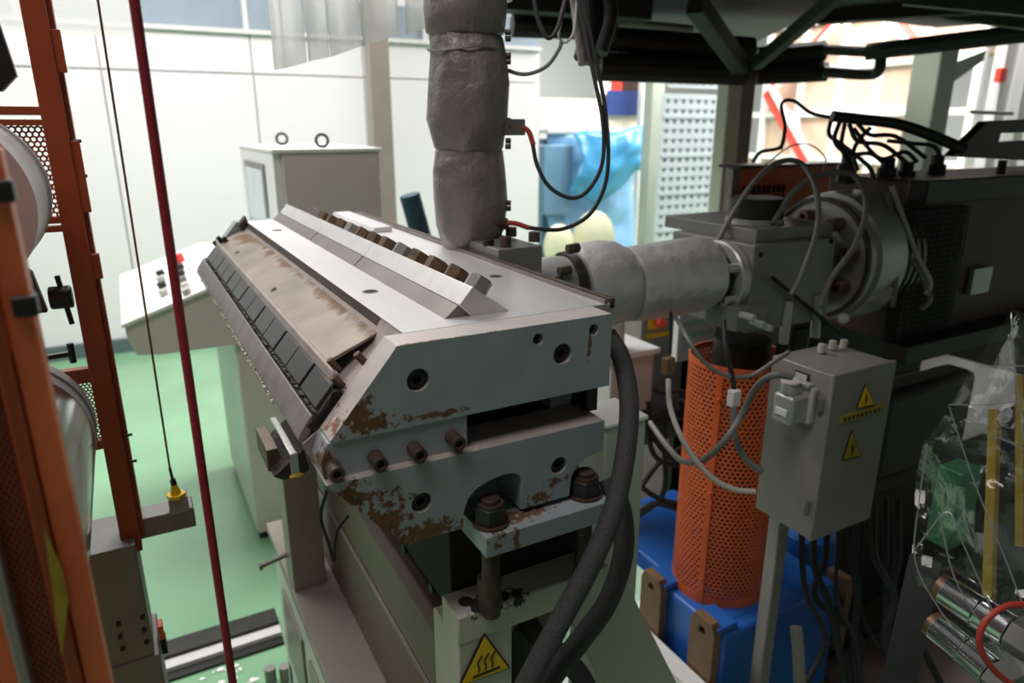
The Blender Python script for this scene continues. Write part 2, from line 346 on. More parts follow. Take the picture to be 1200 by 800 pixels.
MB().prism([(.158, 1.508), (.182, 1.525), (.36, 1.525), (.36, 1.475), (.172, 1.475), (.162, 1.492)], .852, Y1).build('lower_lip', M['slant'], die)
for (x_, y_, z_) in ((.232, 1.40, 1.589), (.232, 1.88, 1.589), (.226, 2.08, 1.60), (.214, 2.10, 1.60), (.205, 2.12, 1.585)):
    MB().cyl((x_+.01, y_, z_-.01), (x_-.002, y_, z_+.006), .0065, n=8).build('locating_pin', M['black'], die)
# corner fittings, grimy
for (q, Yq, r_) in (((391, 427), .885, .0055), ((423, 420), .868, .006), ((396, 447), .862, .006)):
    p = at(*q, Y=Yq); MB().cyl(p+Vector((.006, 0, -.008)), p+Vector((-.006, 0, .008)), r_, n=6).build('corner_screw', M['hexrust'], die, bevel=.001)
w_ = at(444, 383, Y=.87); MB().tube([at(392, 436, Y=.86), at(388, 465, Y=.853), at(379, 480, Y=.853), at(371, 492, Y=.853)], .0008, n=5).build('sensor_wire', M['black'], die)
MB().tube([at(398, 455, Y=.853), at(391, 473, Y=.852), at(381, 488, Y=.852)], .0007, n=5).build('sensor_wire', M['black'], die)
# holes on the top: rings with a dark disc painted as the shade inside
for (x_, y_, r_) in ((.336, 1.106, .0135), (.342, 1.917, .013), (.575, 1.116, .012)):
    MB().cyl((x_, y_, 1.6380), (x_, y_, 1.6392), r_, n=24, inner=r_*.8).build('threaded_hole', M['greysteel'], die)
    MB().cyl((x_, y_, 1.6380), (x_, y_, 1.6388), r_*.82, n=24).build('hole_shade_disc', M['void'], die)
# clamp bar in segments
segs = [(.884, 1.334), (1.3355, 1.699), (1.7005, 2.158)]
for a_, b_ in segs:
    MB().prism([(.397, 1.6565), (.418, 1.6815), (.478, 1.638), (.416, 1.6385)], a_, b_).build('clamp_bar', M['bar'], die, bevel=.001, label='ground steel clamp bar segment')
    MB().prism([(.3755, 1.6385), (.3965, 1.6560), (.416, 1.6385)], a_+.004, b_).build('bar_shade_wedge', M['bardark'], die)  # wedge coloured dark to stand for the shaded recess below the bar
# hexagon bolts on the rear slope of the bar
ax = Vector((.58, 0, .81)).normalized()
for k in range(13):
    y = .945+k*.0835; c = Vector((.449, y, 1.6575))
    h = MB().cyl(c, c+ax*.026, .0195, n=6, rot=.35+(k*.37) % 1.0).build('hex_bolt', M['hexrust'] if k % 4 else M['greysteel'], die, bevel=.001)
    MB().cyl(c+ax*.0255, c+ax*.0272, .0145, n=20).build('bolt_face', M['hexrust'], h)
# back rail
box(.626, .632, Y0, 2.17, 1.638, 1.645).build('back_rail', M['bardark'], die, bevel=.0005)
box(.636, .646, Y0, 2.17, 1.630, 1.646).build('back_rail', M['hexside'], die, bevel=.0008)
box(.55, .60, 1.75, 2.14, 1.6385, 1.652).build('far_cover_plate', M['topsteel'], die, bevel=.001)
# upper end plate with counterbored screws
UP = [(.273, 1.638), (.603, 1.638), (.604, 1.526), (.187, 1.5255), (.181, 1.5285)]
scr = [(.299, 1.588, .0155), (.519, 1.589, .0155), (.478, 1.617, .0085), (.572, 1.618, .0085)]
cap = MB().prism(UP, .80, .85, [circ(x_, z_, r_, 28) for x_, z_, r_ in scr]).build('end_plate', M['cap'], die, bevel=.0005, smooth=0, label='upper grey end plate with rust below its screws')
for x_, z_, r_ in scr:
    MB().cyl((x_, .812, z_), (x_, .84, z_), r_*1.02, n=28).build('counterbore', M['void'], cap)
    if r_ > .01:
        MB().cyl((x_, .806, z_), (x_, .815, z_), r_*.82, n=24, inner=r_*.42).build('socket_screw', M['black'], cap, bevel=.0006)
retop(cap, M['slanttop'], lambda n: n.z > .4 and abs(n.y) < .5)
# far end plate
MB().prism(UP, 2.15, 2.20).build('end_plate', M['cap'], die, bevel=.0008)
# middle block with four long screws
MB().prism([(.178, 1.5248), (.368, 1.5248), (.368, 1.473), (.171, 1.473), (.168, 1.50)], .803, .85).build('spacer_block', M['mid'], die, bevel=.0008)
for x_, z_ in ((.187, 1.489), (.242, 1.489), (.295, 1.489), (.35, 1.493)):
    d = Vector((.0, -1, 0)); c = Vector((x_-.006, .803, z_+.005))
    h = MB().cyl(c, c+Vector((0, -.028, 0)), .0098, n=20, inner=.0052).build('cap_screw', M['rod'], die, bevel=.0008)
    MB().cyl(c, c+Vector((0, -.020, 0)), .0053, n=6).build('screw_socket', M['black'], h)
# dark gap and inner block
MB().prism([(.368, 1.472), (.59, 1.472), (.59, 1.474), (.368, 1.474)], .805, .90).build('gap_floor', M['groove'], die)
MB().prism([(.36, 1.465), (.60, 1.465), (.60, 1.545), (.36, 1.545)], .95, 2.15).build('inner_block', M['darksteel'], die)
box(.545, .585, .872, .95, 1.472, 1.54).build('inner_spacer', M['mid'], die, bevel=.0008)
box(.585, .605, .83, .93, 1.475, 1.52).build('rear_spacer', M['darksteel'], die, bevel=.0008)
# lower end plate with two arched pockets
LP = [(.171, 1.470), (.598, 1.470), (.598, 1.428), (.592, 1.419), (.565, 1.414), (.548, 1.404), (.539, 1.387), (.537, 1.357), (.452, 1.357), (.452, 1.404), (.449, 1.414), (.440, 1.420), (.425, 1.422), (.402, 1.419), (.380, 1.411), (.366, 1.398), (.359, 1.380), (.357, 1.354), (.270, 1.353)]
sc2 = [(.297, 1.411, .0145), (.517, 1.413, .0135)]
LP = [(x_*.985, 1.9-(1.9-z_)*.985) for x_, z_ in LP]; sc2 = [(x_*.985, 1.9-(1.9-z_)*.985, r_) for x_, z_, r_ in sc2]
lc = MB().prism(LP, .788, .868, [circ(x_, z_, r_, 28) for x_, z_, r_ in sc2]).build('end_plate', M['cap_low'], die, bevel=.0005, smooth=0, label='lower grey end plate with heavy rust and arched pockets')
retop(lc, M['slant'], lambda n: n.z > .9)
for x_, z_, r_ in sc2:
    MB().cyl((x_, .812, z_), (x_, .84, z_), r_*1.02, n=28).build('counterbore', M['void'], lc)
    MB().cyl((x_, .793, z_), (x_, .815, z_), r_*.84, n=24, inner=r_*.4).build('socket_screw', M['black'], lc, bevel=.0006)
MB().prism([(.176, 1.468), (.60, 1.468), (.60, 1.357), (.272, 1.357)], .868, 2.15).build('lower_body', M['cap_low'], die)
MB().prism(LP, 2.15, 2.20).build('end_plate', M['cap_low'], die)
# flange plate and its studs
box(.372, .60, .756, .868, 1.325, 1.357).build('flange_plate', M['flange'], die, bevel=.001)
for (x_, y_) in ((.396, .79), (.560, .792)):
    n_ = MB().cyl((x_, y_, 1.3605), (x_, y_, 1.386), .0235, n=6, rot=.25).build('hex_nut', M['nut'], die, bevel=.0015)
    MB().cyl((x_, y_, 1.357), (x_, y_, 1.3608), .027, n=28).build('washer', M['rod'], n_)
    MB().cyl((x_, y_, 1.20), (x_, y_, 1.398), .0135, n=20).build('stud', M['rod'], die, bevel=.001)
    MB().cyl((x_, y_, 1.386), (x_, y_, 1.391), .019, n=20, inner=.013).build('nut_collar', M['rod'], n_)
box(.366, .63, .872, 2.1, 1.155, 1.322).build('under_die_fill', M['void'], die, bevel=.003, label='black filler box added for the dark space under the die')  # black box added to close a bright gap and stand for shade below
# pale guard plate under the lower body
MB().prism([(.182, 1.462), (.188, 1.464), (.246, 1.402), (.240, 1.398)], .87, .99).build('skirt_plate', M['cab'], die, bevel=.0005)
# left bracket and grimy block under the lip
b_ = MB().box(.140, .149, .855, .985, 1.494, 1.499); b_.box(.140, .150, .850, .856, 1.470, 1.499); b_.build('lip_bracket', M['greenrefl'], die, bevel=.001, label='bare metal bracket')
q0 = at(306, 493, Y=1.0); q1 = at(320, 521, Y=.9)
gb = MB().box(.1185, .134, .90, .985, 1.456, 1.488); gb.build('deckle_block', M['hexside'], die, bevel=.001, label='grimy brown block under the lip')
MB().prism([(.121, 1.460), (.162, 1.490), (.168, 1.460), (.155, 1.453), (.132, 1.453)], .875, .99).build('drip_tray', M['groove'], die)
MB().blob((.150, .875, 1.455), .005, n=6, sx=2, sz=.7).build('grease_blob', M['yellow2'], die)

# ================================================================ MELT PIPES
vp = thing('riser_pipe', 'tall vertical pipe wrapped in grey padded insulation behind the die', 'pipe', (.675, 1.44, 1.64))
prof = [(0, .055), (.01, .062), (.03, .072), (.05, .080), (.11, .083), (.17, .080), (.212, .076), (.217, .074), (.222, .078), (.28, .083), (.35, .082), (.405, .079), (.44, .075), (.446, .073), (.452, .079), (.50, .083), (.56, .084), (.62, .08), (.626, .079), (.70, .082), (.9, .082)]
MB().lathe((.675, 1.44, 1.635), prof, n=56, bump=.014, fr=9).build('insulation_jacket', M['blanket'], vp, smooth=60)
MB().lathe((.675, 1.44, 1.60), [(0, .055), (.07, .055)], n=40).build('pipe_neck', M['hexside'], vp)
for z_ in (2.05,): 
    MB().tube([(.675+.080*math.cos(a), 1.44+.080*math.sin(a), z_+.004*math.sin(3*a)) for a in [k*math.pi/12 for k in range(25)]], .0022, n=6).build('tie_cord', M['cable_grey'], vp)
for z_ in (1.725, 1.858, 1.90, 2.03, 2.075):
    for dz in (0, .012):
        a = -.55+random.uniform(-.06, .06); c = Vector((.675+.083*math.cos(a), 1.44+.083*math.sin(a), z_+dz))
        MB().cyl(c, c+Vector((math.cos(a), math.sin(a), 0))*.012, .006, n=8).build('lacing_hook', M['hexside'], vp, bevel=.001)
# connector box with red sleeve
c0 = at(600, 149, Y=1.40)
cb = MB().box(c0.x-.028, c0.x+.026, 1.385, 1.42, c0.z-.017, c0.z+.017).build('connector_box', M['greysteel'], vp, bevel=.003)
c1 = at(592, 262, Y=1.38)
MB().cyl(c1+Vector((-.03, 0, 0)), c1+Vector((.004, 0, 0)), .013, n=10).build('sensor_fitting', M['hexside'], vp, bevel=.001)
# adaptor block
ad = thing('adaptor_block', 'grey adaptor block with three bolts between die and horizontal pipe', 'adaptor block', (.72, 1.3, 1.60))
box(.648, .752, 1.246, 1.42, 1.56, 1.662).build('block_body', M['greysteel'], ad, bevel=.002)
for q in ((592, 289), (599, 277), (626, 283)):
    p = at(*q, Z=1.662); MB().cyl(p, p+Vector((0, 0, .021)), .0125, n=20, inner=.005).build('cap_screw', M['hexside'] if q[0] > 600 else M['rod'], ad, bevel=.001)
p = at(572, 287, Z=1.662); MB().cyl(p, p+Vector((0, 0, .012)), .013, n=16).build('cap_screw', M['black'], ad, bevel=.001)
hp = thing('melt_pipe', 'thick horizontal pipe in silver insulation jacket running to the extruder head', 'pipe', (1.1, 1.4, 1.40))
AX = (1, 0, 0)
MB().lathe((.74, 1.40, 1.53), [(0, .04), (.03, .06), (.09, .072), (.14, .075), (.18, .07)], AX, n=40).build('elbow', M['flangesteel'], hp)
MB().lathe((.905, 1.40, 1.522), [(0, .078), (.002, .088), (.018, .092), (.022, .08)], AX, n=44, bump=.006, fr=20).build('clamp_gap', M['darksteel'], hp)
MB().lathe((.928, 1.40, 1.522), [(0, .06), (.004, .095), (.03, .104), (.09, .107), (.13, .102), (.155, .092), (.16, .08)], AX, n=56, bump=.008, fr=10).build('insulation_collar', M['jacket'], hp, smooth=60)
MB().lathe((1.085, 1.40, 1.515), [(0, .08), (.005, .095), (.05, .099), (.15, .098), (.24, .099), (.275, .094), (.28, .06)], AX, n=56, bump=.009, fr=8).build('insulation_jacket', M['jacket'], hp, smooth=60)
MB().lathe((1.34, 1.40, 1.505), [(0, .06), (.02, .07), (.08, .07)], AX, n=40).build('pipe_end', M['darksteel'], hp)
MB().lathe((1.405, 1.40, 1.50), [(0, .098), (.004, .102), (.028, .102), (.03, .09)], AX, n=56).build('flange_ring', M['flangesteel'], hp)
for a in (.5, -.6, 2.2, 3.6, 1.5):
    c = Vector((1.40, 1.40+.083*math.cos(a+math.pi), 1.50+.083*math.sin(a)))
    MB().cyl(c+Vector((-.03, 0, 0)), c+Vector((.01, 0, 0)), .013, n=16, inner=.006).build('cap_screw', M['flangesteel'], hp, bevel=.001)
for q in ((665, 292), (668, 356), (655, 318), (645, 330)):
    p = at(*q, Y=1.33); MB().cyl(p, p+Vector((.03, -.0, .002)), .012, n=6).build('clamp_bolt', M['hexside'], hp, bevel=.001)
# filter block
fb = thing('screen_changer_block', 'square grey steel block with round cap between pipe and extruder', 'machine', (1.6, 1.4, 1.35))
box(1.436, 1.76, 1.30, 1.62, 1.36, 1.60).build('block_body', M['greysteel'], fb, bevel=.003)
box(1.47, 1.78, 1.33, 1.70, 1.60, 1.635).build('top_plate', M['greysteel'], fb, bevel=.002)
MB().cyl((1.60, 1.46, 1.635), (1.60, 1.46, 1.648), .082, n=36).build('cap_base', M['flangesteel'], fb)
MB().cyl((1.60, 1.46, 1.648), (1.60, 1.46, 1.705), .078, n=36).build('round_cap', M['darksteel'], fb, bevel=.003)
for x_, z_ in ((1.46, 1.575), (1.735, 1.59)):
    MB().cyl((x_, 1.297, z_), (x_, 1.305, z_), .007, n=12).build('port_hole', M['void'], fb)
# extruder head flange
eh = thing('extruder_barrel', 'big round steel extruder head flange with brown bolts', 'machine', (1.9, 1.4, 1.3))
MB().lathe((1.84, 1.42, 1.515), [(0, .05), (0, .175), (.02, .182), (.03, .182), (.032, .195), (.14, .20), (.15, .15)], AX, n=72).build('barrel_housing', M['flangesteel'], eh, smooth=30)
MB().lathe((1.765, 1.42, 1.50), [(0, .06), (.02, .068), (.05, .075), (.08, .075)], AX, n=40).build('hub', M['greysteel'], eh)
MB().cyl((1.828, 1.42, 1.515), (1.84, 1.42, 1.515), .184, n=64, inner=.172).build('flange_rim', M['hexside'], eh)
for a in (.25, 1.05, 1.85, 2.65, -.55, -1.35, -2.2):
    c = Vector((1.84, 1.42-.128*math.cos(a), 1.515+.128*math.sin(a)))
    MB().cyl(c+Vector((-.045, 0, 0)), c, .021, n=20, inner=.009).build('flange_bolt', M['brass'], eh, bevel=.002)
MB().cyl((1.98, 1.42, 1.50), (2.16, 1.42, 1.50), .15, n=40).build('barrel', M['darksteel'], eh)
for k in range(5): MB().lathe((1.99+.03*k, 1.42, 1.505), [(0, .15), (0, .17), (.012, .17), (.012, .15)], AX, n=48).build('cooling_ring', M['greysteel'], eh)
# heavy dark machine housing at right
hs = thing('extruder_housing', 'dark extruder housing with black mesh guard on the right', 'machine', (2.6, 1.5, 0.3))
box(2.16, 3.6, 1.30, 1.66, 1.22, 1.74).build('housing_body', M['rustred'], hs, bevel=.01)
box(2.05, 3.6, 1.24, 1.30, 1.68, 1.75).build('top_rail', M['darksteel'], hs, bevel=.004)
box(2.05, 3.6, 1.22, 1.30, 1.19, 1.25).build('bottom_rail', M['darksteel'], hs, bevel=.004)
mg = MB()
for k in range(17): mg.box(2.06+k*.017, 2.063+k*.017, 1.262, 1.265, 1.26, 1.66)
for k in range(24): mg.box(2.05, 2.345, 1.265, 1.268, 1.26+k*.017, 1.263+k*.017)
mg.build('mesh_guard', M['darksteel'], hs, smooth=0, label='black wire mesh guard')
box(2.045, 2.35, 1.285, 1.3, 1.25, 1.66).build('guard_back', M['void'], hs)
q = at(1172, 333, Y=1.22); box(q.x-.05, q.x+.06, 1.28, 1.298, q.z-.045, q.z+.045).build('name_plate', M['flangesteel'], hs, bevel=.002, label='bright blank metal plate')
for px, py in ((994, 192), (1040, 196), (1062, 200), (1098, 192)):
    p = at(px, py, Y=1.5); h = MB().cyl(p-Vector((0, 0, .06)), p+Vector((0, 0, .0)), .032, n=6).build('connector_plug', M['black'], hs, bevel=.003)
    MB().cyl(p, p+Vector((0, 0, .03)), .022, n=12).build('plug_cap', M['darksteel'], h)
# handle on top, dark plate
hd = MB(); P = [at(*q, Y=1.35) for q in ((1108, 183), (1150, 142), (1240, 138), (1240, 190))]
hd.prism([(p.x, p.z) for p in P], 1.33, 1.36, holes=[[(at(*q, Y=1.35).x, at(*q, Y=1.35).z) for q in ((1166, 156), (1225, 154), (1225, 163), (1163, 166))]])
hd.build('lifting_plate', M['black'], hs, bevel=.002)
p = at(1172, 205, Y=1.37); MB().cyl(p-Vector((0, 0, .04)), p+Vector((0, 0, .05)), .014, n=12).build('lifting_post', M['rustred'], hs)
# orange guard box behind
ob = thing('orange_guard_box', 'bright orange guard box with slotted grille behind the round cap', 'guard', (2.4, 2.2, 1.4))
A = at(868, 197, Y=2.2); B = at(968, 300, Y=2.2)
box(A.x, B.x, 2.2, 2.28, B.z-.1, A.z).build('guard_body', M['orange'], ob, bevel=.003)
box(A.x-.04, A.x, 2.2, 2.24, B.z-.1, A.z).build('guard_side', M['greysteel'], ob, bevel=.003)
box(A.x-.03, B.x, 2.17, 2.3, A.z, A.z+.012).build('guard_lid', M['black'], ob, bevel=.002)
G0 = at(872, 218, Y=2.19); G1 = at(914, 262, Y=2.19)
for k in range(9):
    x_ = G0.x+(G1.x-G0.x)*k/8; box(x_, x_+.008, 2.19, 2.2, G1.z, G0.z).build('grille_slot', M['void'], ob, smooth=0)
for k in range(5):
    z_ = G1.z+(G0.z-G1.z)*k/4; box(G0.x, G1.x+.008, 2.186, 2.19, z_, z_+.006).build('grille_bar', M['orange'], ob, smooth=0)
# ================================================================ STAND UNDER THE DIE
st = thing('die_stand', 'pale green grey welded stand carrying the die, scorched on its top', 'stand', (.45, .85, 0))
# top beam and post (post face Y=.8)
box(.345, .62, .80, .862, 1.155, 1.205).build('top_beam', M['frame'], st, bevel=.003)
box(.345, .438, .802, .90, 0, 1.157).build('post', M['frame'], st, bevel=.003)
pa = [(.585, 1.12), (.62, 1.155), (.72, 1.10), (1.02, .50), (.86, .50)]
MB().prism([(.60, 1.155), (.66, 1.185), (.72, 1.10), (1.02, .50), (.84, .50), (.60, 1.06)], .89, .905).build('diagonal_brace', M['frame'], st, bevel=.002)
# black scorched drips on the beam top
g = MB()
for (x_, y_, r_) in ((.372, .83, .012), (.385, .815, .013), (.40, .83, .010), (.378, .806, .008), (.43, .815, .010), (.415, .84, .012)):
    g.blob((x_, y_, 1.2055), r_, n=7, sz=.18)
g.build('burnt_residue', M['void'], st, kind='stuff')
MB().cyl((.398, .80, 1.205), (.398, .80, 1.26), .018, n=20).build('stud_sleeve', M['rod'], st)
# hot surface sign
tri = [(.388, 1.164), (.343, 1.084), (.433, 1.080)]
sg = MB().prism(tri, .7975, .8015).build('warning_sign', M['ink'], st, bevel=.0005, label='yellow triangular hot surface warning sign')
c_ = Vector((.388, 0, 1.109)); ti = [(c_.x+(x_-c_.x)*.90, c_.z+(z_-c_.z)*.90) for x_, z_ in tri]
MB().prism(ti, .7965, .7977).build('sign_face', M['yellow'], sg)
for k in range(3):
    bx = .3745+k*.0115
    MB().tube([(bx+.0022*math.sin(t*2*math.pi/8*1.15+.6)+.0006*t, .796, 1.098+t*.0036) for t in range(9)], .0014, n=6, sub=3).build('heat_wave', M['ink'], sg)
MB().prism([(.366, 1.0905), (.413, 1.0905), (.413, 1.094), (.366, 1.094)], .7955, .797).build('surface_bar', M['ink'], sg, smooth=0)
# long beams along the machine
sb = thing('die_carriage', 'taupe steel carriage of long parallel beams below the die', 'carriage', (.5, 1.6, 0))
def lbeam(nm, prof, y0, y1, m='beam', lab=None): return MB().prism(prof, y0, y1).build(nm, M[m], sb, bevel=.003, label=lab)
lbeam('side_beam', [(.362, .932), (.36, .915), (.36, .66), (.60, .66), (.60, .945), (.39, .945)], .95, 2.15)
lbeam('groove', [(.372, .958), (.372, .93), (.59, .93), (.59, .958)], .95, 2.15, 'void')
lbeam('upper_beam', [(.362, 1.07), (.36, 1.06), (.36, .955), (.60, .955), (.60, 1.085), (.378, 1.085)], .93, 2.15)
lbeam('bright_lip', [(.358, .936), (.358, .925), (.366, .925), (.366, .936)], .95, 2.15, 'beamlight')
lbeam('inner_rail', [(.395, 1.15), (.395, 1.085), (.60, 1.085), (.60, 1.15)], .92, 2.15, 'void')
for k in range(5):
    MB().cyl((.380, 1.0+k*.14, 1.115), (.396, 1.0+k*.14, 1.115), .010, n=12).build('rail_bolt', M['darksteel'], sb, bevel=.001)
box(.245, .372, .9, 2.05, .69, .72).build('lower_shelf', M['beamlight'], sb, bevel=.003)
box(.262, .285, .9, 2.05, .0, .69).build('plinth', M['white'], sb, bevel=.003)
for k in range(3): box(.255, .262, 1.0+k*.34, 1.26+k*.34, .30, .55).build('side_panel', M['beamlight'], sb, bevel=.003)
box(.250, .335, 1.66, 1.75, .72, 1.15).build('end_post', M['beamlight'], sb, bevel=.003)
MB().cyl((.26, 1.74, .79), (.185, 1.74, .775), .007, n=10).build('stop_rod', M['greysteel'], sb)
MB().cyl((.185, 1.74, .775), (.178, 1.74, .7735), .012, n=10).build('stop_knob', M['greysteel'], sb)
wh = MB().cyl((.27, 2.02, .06), (.30, 2.02, .06), .06, n=28).build('caster_wheel', M['rubber'], sb, bevel=.004)
MB().box(.262, .27, 1.97, 2.02, .10, .22).build('wheel_guard', M['orange'], sb, bevel=.002)
MB().tube([at(383, 575, D=1.45), at(376, 605, D=1.45), at(386, 640, D=1.45), at(391, 657, D=1.45), at(392, 640, D=1.45), at(396, 620, D=1.45), at(408, 604, D=1.45)], .0035, n=8).build('probe_wire', M['rubber'], sb)
# right-hand post behind the hoses
rp_ = thing('side_post', 'pale grey square post with capped top right behind the black hoses', 'post', (.96, 1.2, 0))
q = at(735, 497, Y=1.15)
box(q.x-.06, q.x+.055, 1.15, 1.27, 0, q.z).build('post_body', M['column'], rp_, bevel=.004)
box(q.x-.064, q.x+.059, 1.146, 1.274, q.z, q.z+.012).build('post_cap', M['white'], rp_, bevel=.004)

ORD = ['first', 'second', 'third', 'fourth', 'fifth', 'sixth', 'seventh', 'eighth', 'ninth']
# ================================================================ HOSES
def cable(name, label, pts, r, m, cat='cable', group=None, n=8, corr=0, sub=8, D=None):
    n = max(n, 10)
    P = [at(p[0], p[1], D=(p[2] if len(p) > 2 else D)) for p in pts]
    o = MB().tube(P, r, n=n, sub=sub, corr=corr).build(name, M[m]); return tag(o, label, cat, group)
cable('black_hose', 'thick black braided hose curving down in front of the side post', [(712, 392, 1.12), (728, 420, 1.10), (737, 470, 1.06), (733, 530, 1.02), (718, 600, .98), (690, 665, .95), (655, 730, .93), (618, 800, .91), (590, 860, .9)], .0150, 'hose', 'hose', n=20, sub=14)
cable('black_hose', 'second black braided hose bulging right of the first one', [(712, 560, 1.08), (729, 600, 1.07), (730, 650, 1.05), (712, 705, 1.03), (680, 750, 1.0), (645, 795, .97), (610, 850, .95)], .0155, 'hose', 'hose', n=20, sub=14)
cable('black_hose', 'black hose seen through the gap behind the braided hoses', [(604, 690, 1.25), (622, 735, 1.2), (660, 770, 1.2), (685, 800, 1.2), (700, 850, 1.2)], .018, 'rubber', 'hose', n=14)
cable('black_hose', 'black hose behind the triangular warning sign post', [(600, 720, 1.3), (604, 760, 1.3), (612, 820, 1.3)], .03, 'rubber', 'hose', n=14)

# ================================================================ WIRES ROUND THE PIPES
cable('grey_wire', 'grey wire looping right from the cord on the riser pipe', [(568, 63), (575, 66), (590, 80), (615, 87), (640, 78), (655, 58), (658, 48)], .0042, 'cable_grey', D=1.5)
cable('black_wire', 'black wire hanging in a short loop right of the riser pipe top', [(625, -10), (630, 20), (641, 44), (652, 36), (660, 10), (665, -12)], .0048, 'rubber', D=1.5)
cable('grey_wire', 'pale wire loop beside the dark trunking at the top', [(664, -8), (658, 22), (655, 42), (662, 50), (672, 38), (676, 0)], .0028, 'cable_light', D=1.52)
cable('black_wire', 'black wire with red sleeve falling from above into the lower fitting of the riser', [(682, -10), (696, 60), (708, 120), (713, 180), (708, 220), (690, 252), (660, 268), (630, 268), (612, 265)], .0045, 'rubber', D=1.5)
cable('black_wire', 'black wire looping up from the connector box beside the riser', [(624, 168), (630, 195), (645, 220), (670, 232), (690, 222), (706, 190), (706, 140), (694, 80), (676, -10)], .0045, 'rubber', D=1.5)
cable('red_sleeve', 'short red sleeve on the wire at the connector box', [(613, 149), (620, 155), (625, 170)], .0056, 'cable_red', 'sleeve', D=1.5)
cable('red_sleeve', 'short red sleeve on the wire low on the riser pipe', [(594, 261), (605, 262), (620, 267)], .0054, 'cable_red', 'sleeve', D=1.5)
# dark trunking hanging at top
tk = thing('conduit_bundle', 'dark bundled trunk hanging from the platform right of the riser pipe', 'conduit', at(690, 60, D=1.75))
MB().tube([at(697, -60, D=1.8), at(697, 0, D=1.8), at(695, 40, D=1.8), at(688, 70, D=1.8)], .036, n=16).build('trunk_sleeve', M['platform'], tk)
MB().tube([at(672, -20, D=1.75), at(678, 30, D=1.75), at(684, 75, D=1.75)], .014, n=12).build('cloth_wrap', M['blanket'], tk)
MB().tube([at(712, -20, D=1.75), at(716, 20, D=1.75), at(704, 62, D=1.75)], .018, n=12).build('cloth_wrap', M['darksteel'], tk)
# grey loops at the right
cable('grey_loop_cable', 'long grey cable arching from the block over the round cap and down', [(842, 281, 1.95), (862, 245, 1.95), (885, 212, 1.95), (912, 190, 1.95), (940, 192, 1.95), (957, 225, 1.9), (957, 270, 1.88), (940, 320, 1.85), (927, 345, 1.85)], .0075, 'cable_grey')
cable('grey_loop_cable', 'second grey cable arching over the extruder flange', [(905, 262, 1.95), (930, 225, 1.95), (960, 205, 1.93), (1000, 205, 1.9), (1015, 240, 1.88), (1003, 285, 1.85), (975, 325, 1.85), (960, 360, 1.85)], .0075, 'cable_grey')
cable('black_cable', 'black cable arching against the bright racks behind the orange guard', [(915, 175, 2.3), (920, 150, 2.3), (916, 122, 2.3), (930, 118, 2.3), (950, 132, 2.3), (975, 138, 2.3)], .006, 'rubber')
cable('black_cable', 'black cable lying over the orange guard box lid', [(882, 190, 2.3), (892, 178, 2.3), (915, 172, 2.3), (920, 150, 2.3)], .006, 'rubber')
cable('thin_wire', 'thin dark wire curving over the orange guard box', [(895, 195, 2.3), (925, 172, 2.3), (950, 170, 2.3), (967, 185, 2.3), (965, 200, 2.3)], .0025, 'cable_grey')
bd = [cable('cable_bundle', 'thick black cable bundle draped over the extruder plugs', [(975, 136), (1010, 140), (1050, 145), (1090, 158), (1130, 175)], .016, 'rubber', 'cable bundle', n=12, D=2.1)]
lp = [[(985, 140), (978, 165), (995, 180), (1020, 180), (1035, 190)], [(995, 145), (1005, 165), (1035, 170), (1062, 190)], [(1005, 145), (1020, 158), (1050, 160), (1085, 185)], [(974, 140), (972, 158), (990, 172), (1018, 195), (1024, 210)],
      [(1020, 150), (1010, 160), (1000, 178), (1005, 200)], [(1040, 165), (1070, 168), (1095, 172), (1104, 190)], [(990, 145), (986, 170), (993, 190)], [(1000, 150), (1030, 185), (1060, 178), (1075, 190)]]
for i, P in enumerate(lp):
    cable('plug_cable', 'thin black cable curling from the bundle down to the extruder plugs, '+ORD[i]+' from the left', P, .0065, 'rubber', group='plug cables over the extruder', D=2.08+.02*i)
for i, P in enumerate([[(1045, 218), (1060, 260), (1075, 300), (1090, 330), (1085, 345)], [(1040, 225), (1050, 270), (1065, 300), (1078, 320), (1090, 350), (1080, 362)], [(1042, 250), (1050, 290), (1050, 330), (1045, 360)]]):
    cable('grey_cable', ('pale grey cable drooping nearest the viewer beside the housing', 'middle grey cable drooping beside the dark housing', 'short grey cable hanging straight beside the housing')[i], P, .007, 'cable_grey' if i else 'cable_light', group='grey cables beside the housing', D=2.05)
# cables in front of the orange cylinder
cable('grey_cable', 'grey cable sagging across the orange perforated guard below its rim', [(790, 368, 1.75), (805, 395, 1.62), (825, 424, 1.6), (852, 440, 1.6), (880, 440, 1.6), (905, 425, 1.58), (925, 412, 1.55)], .0052, 'cable_grey')
cable('grey_conduit', 'thick grey conduit swinging from the junction box plug down across the guard', [(928, 441, 1.45), (905, 440, 1.45), (885, 455, 1.5), (870, 485, 1.55), (850, 515, 1.55), (825, 538, 1.6), (800, 540, 1.7), (780, 520, 1.8), (762, 495, 1.9)], .0075, 'cable_grey', n=10)
cable('white_cable', 'pale cable running down left of the guard and sweeping back to the right', [(783, 445, 1.7), (785, 475, 1.65), (795, 505, 1.6), (812, 535, 1.6), (835, 560, 1.6), (860, 573, 1.6), (885, 576, 1.6)], .0065, 'cable_light', n=10)
cable('grey_cable', 'grey cable hanging on the right of the guard under a white connector', [(860, 475, 1.6), (860, 505, 1.6), (872, 535, 1.6), (893, 553, 1.6)], .008, 'cable_grey', n=10)
cable('black_wire', 'black wire dropping over the guard rim to the white connector', [(848, 375, 1.62), (851, 410, 1.6), (858, 440, 1.6), (861, 460, 1.6)], .006, 'rubber')
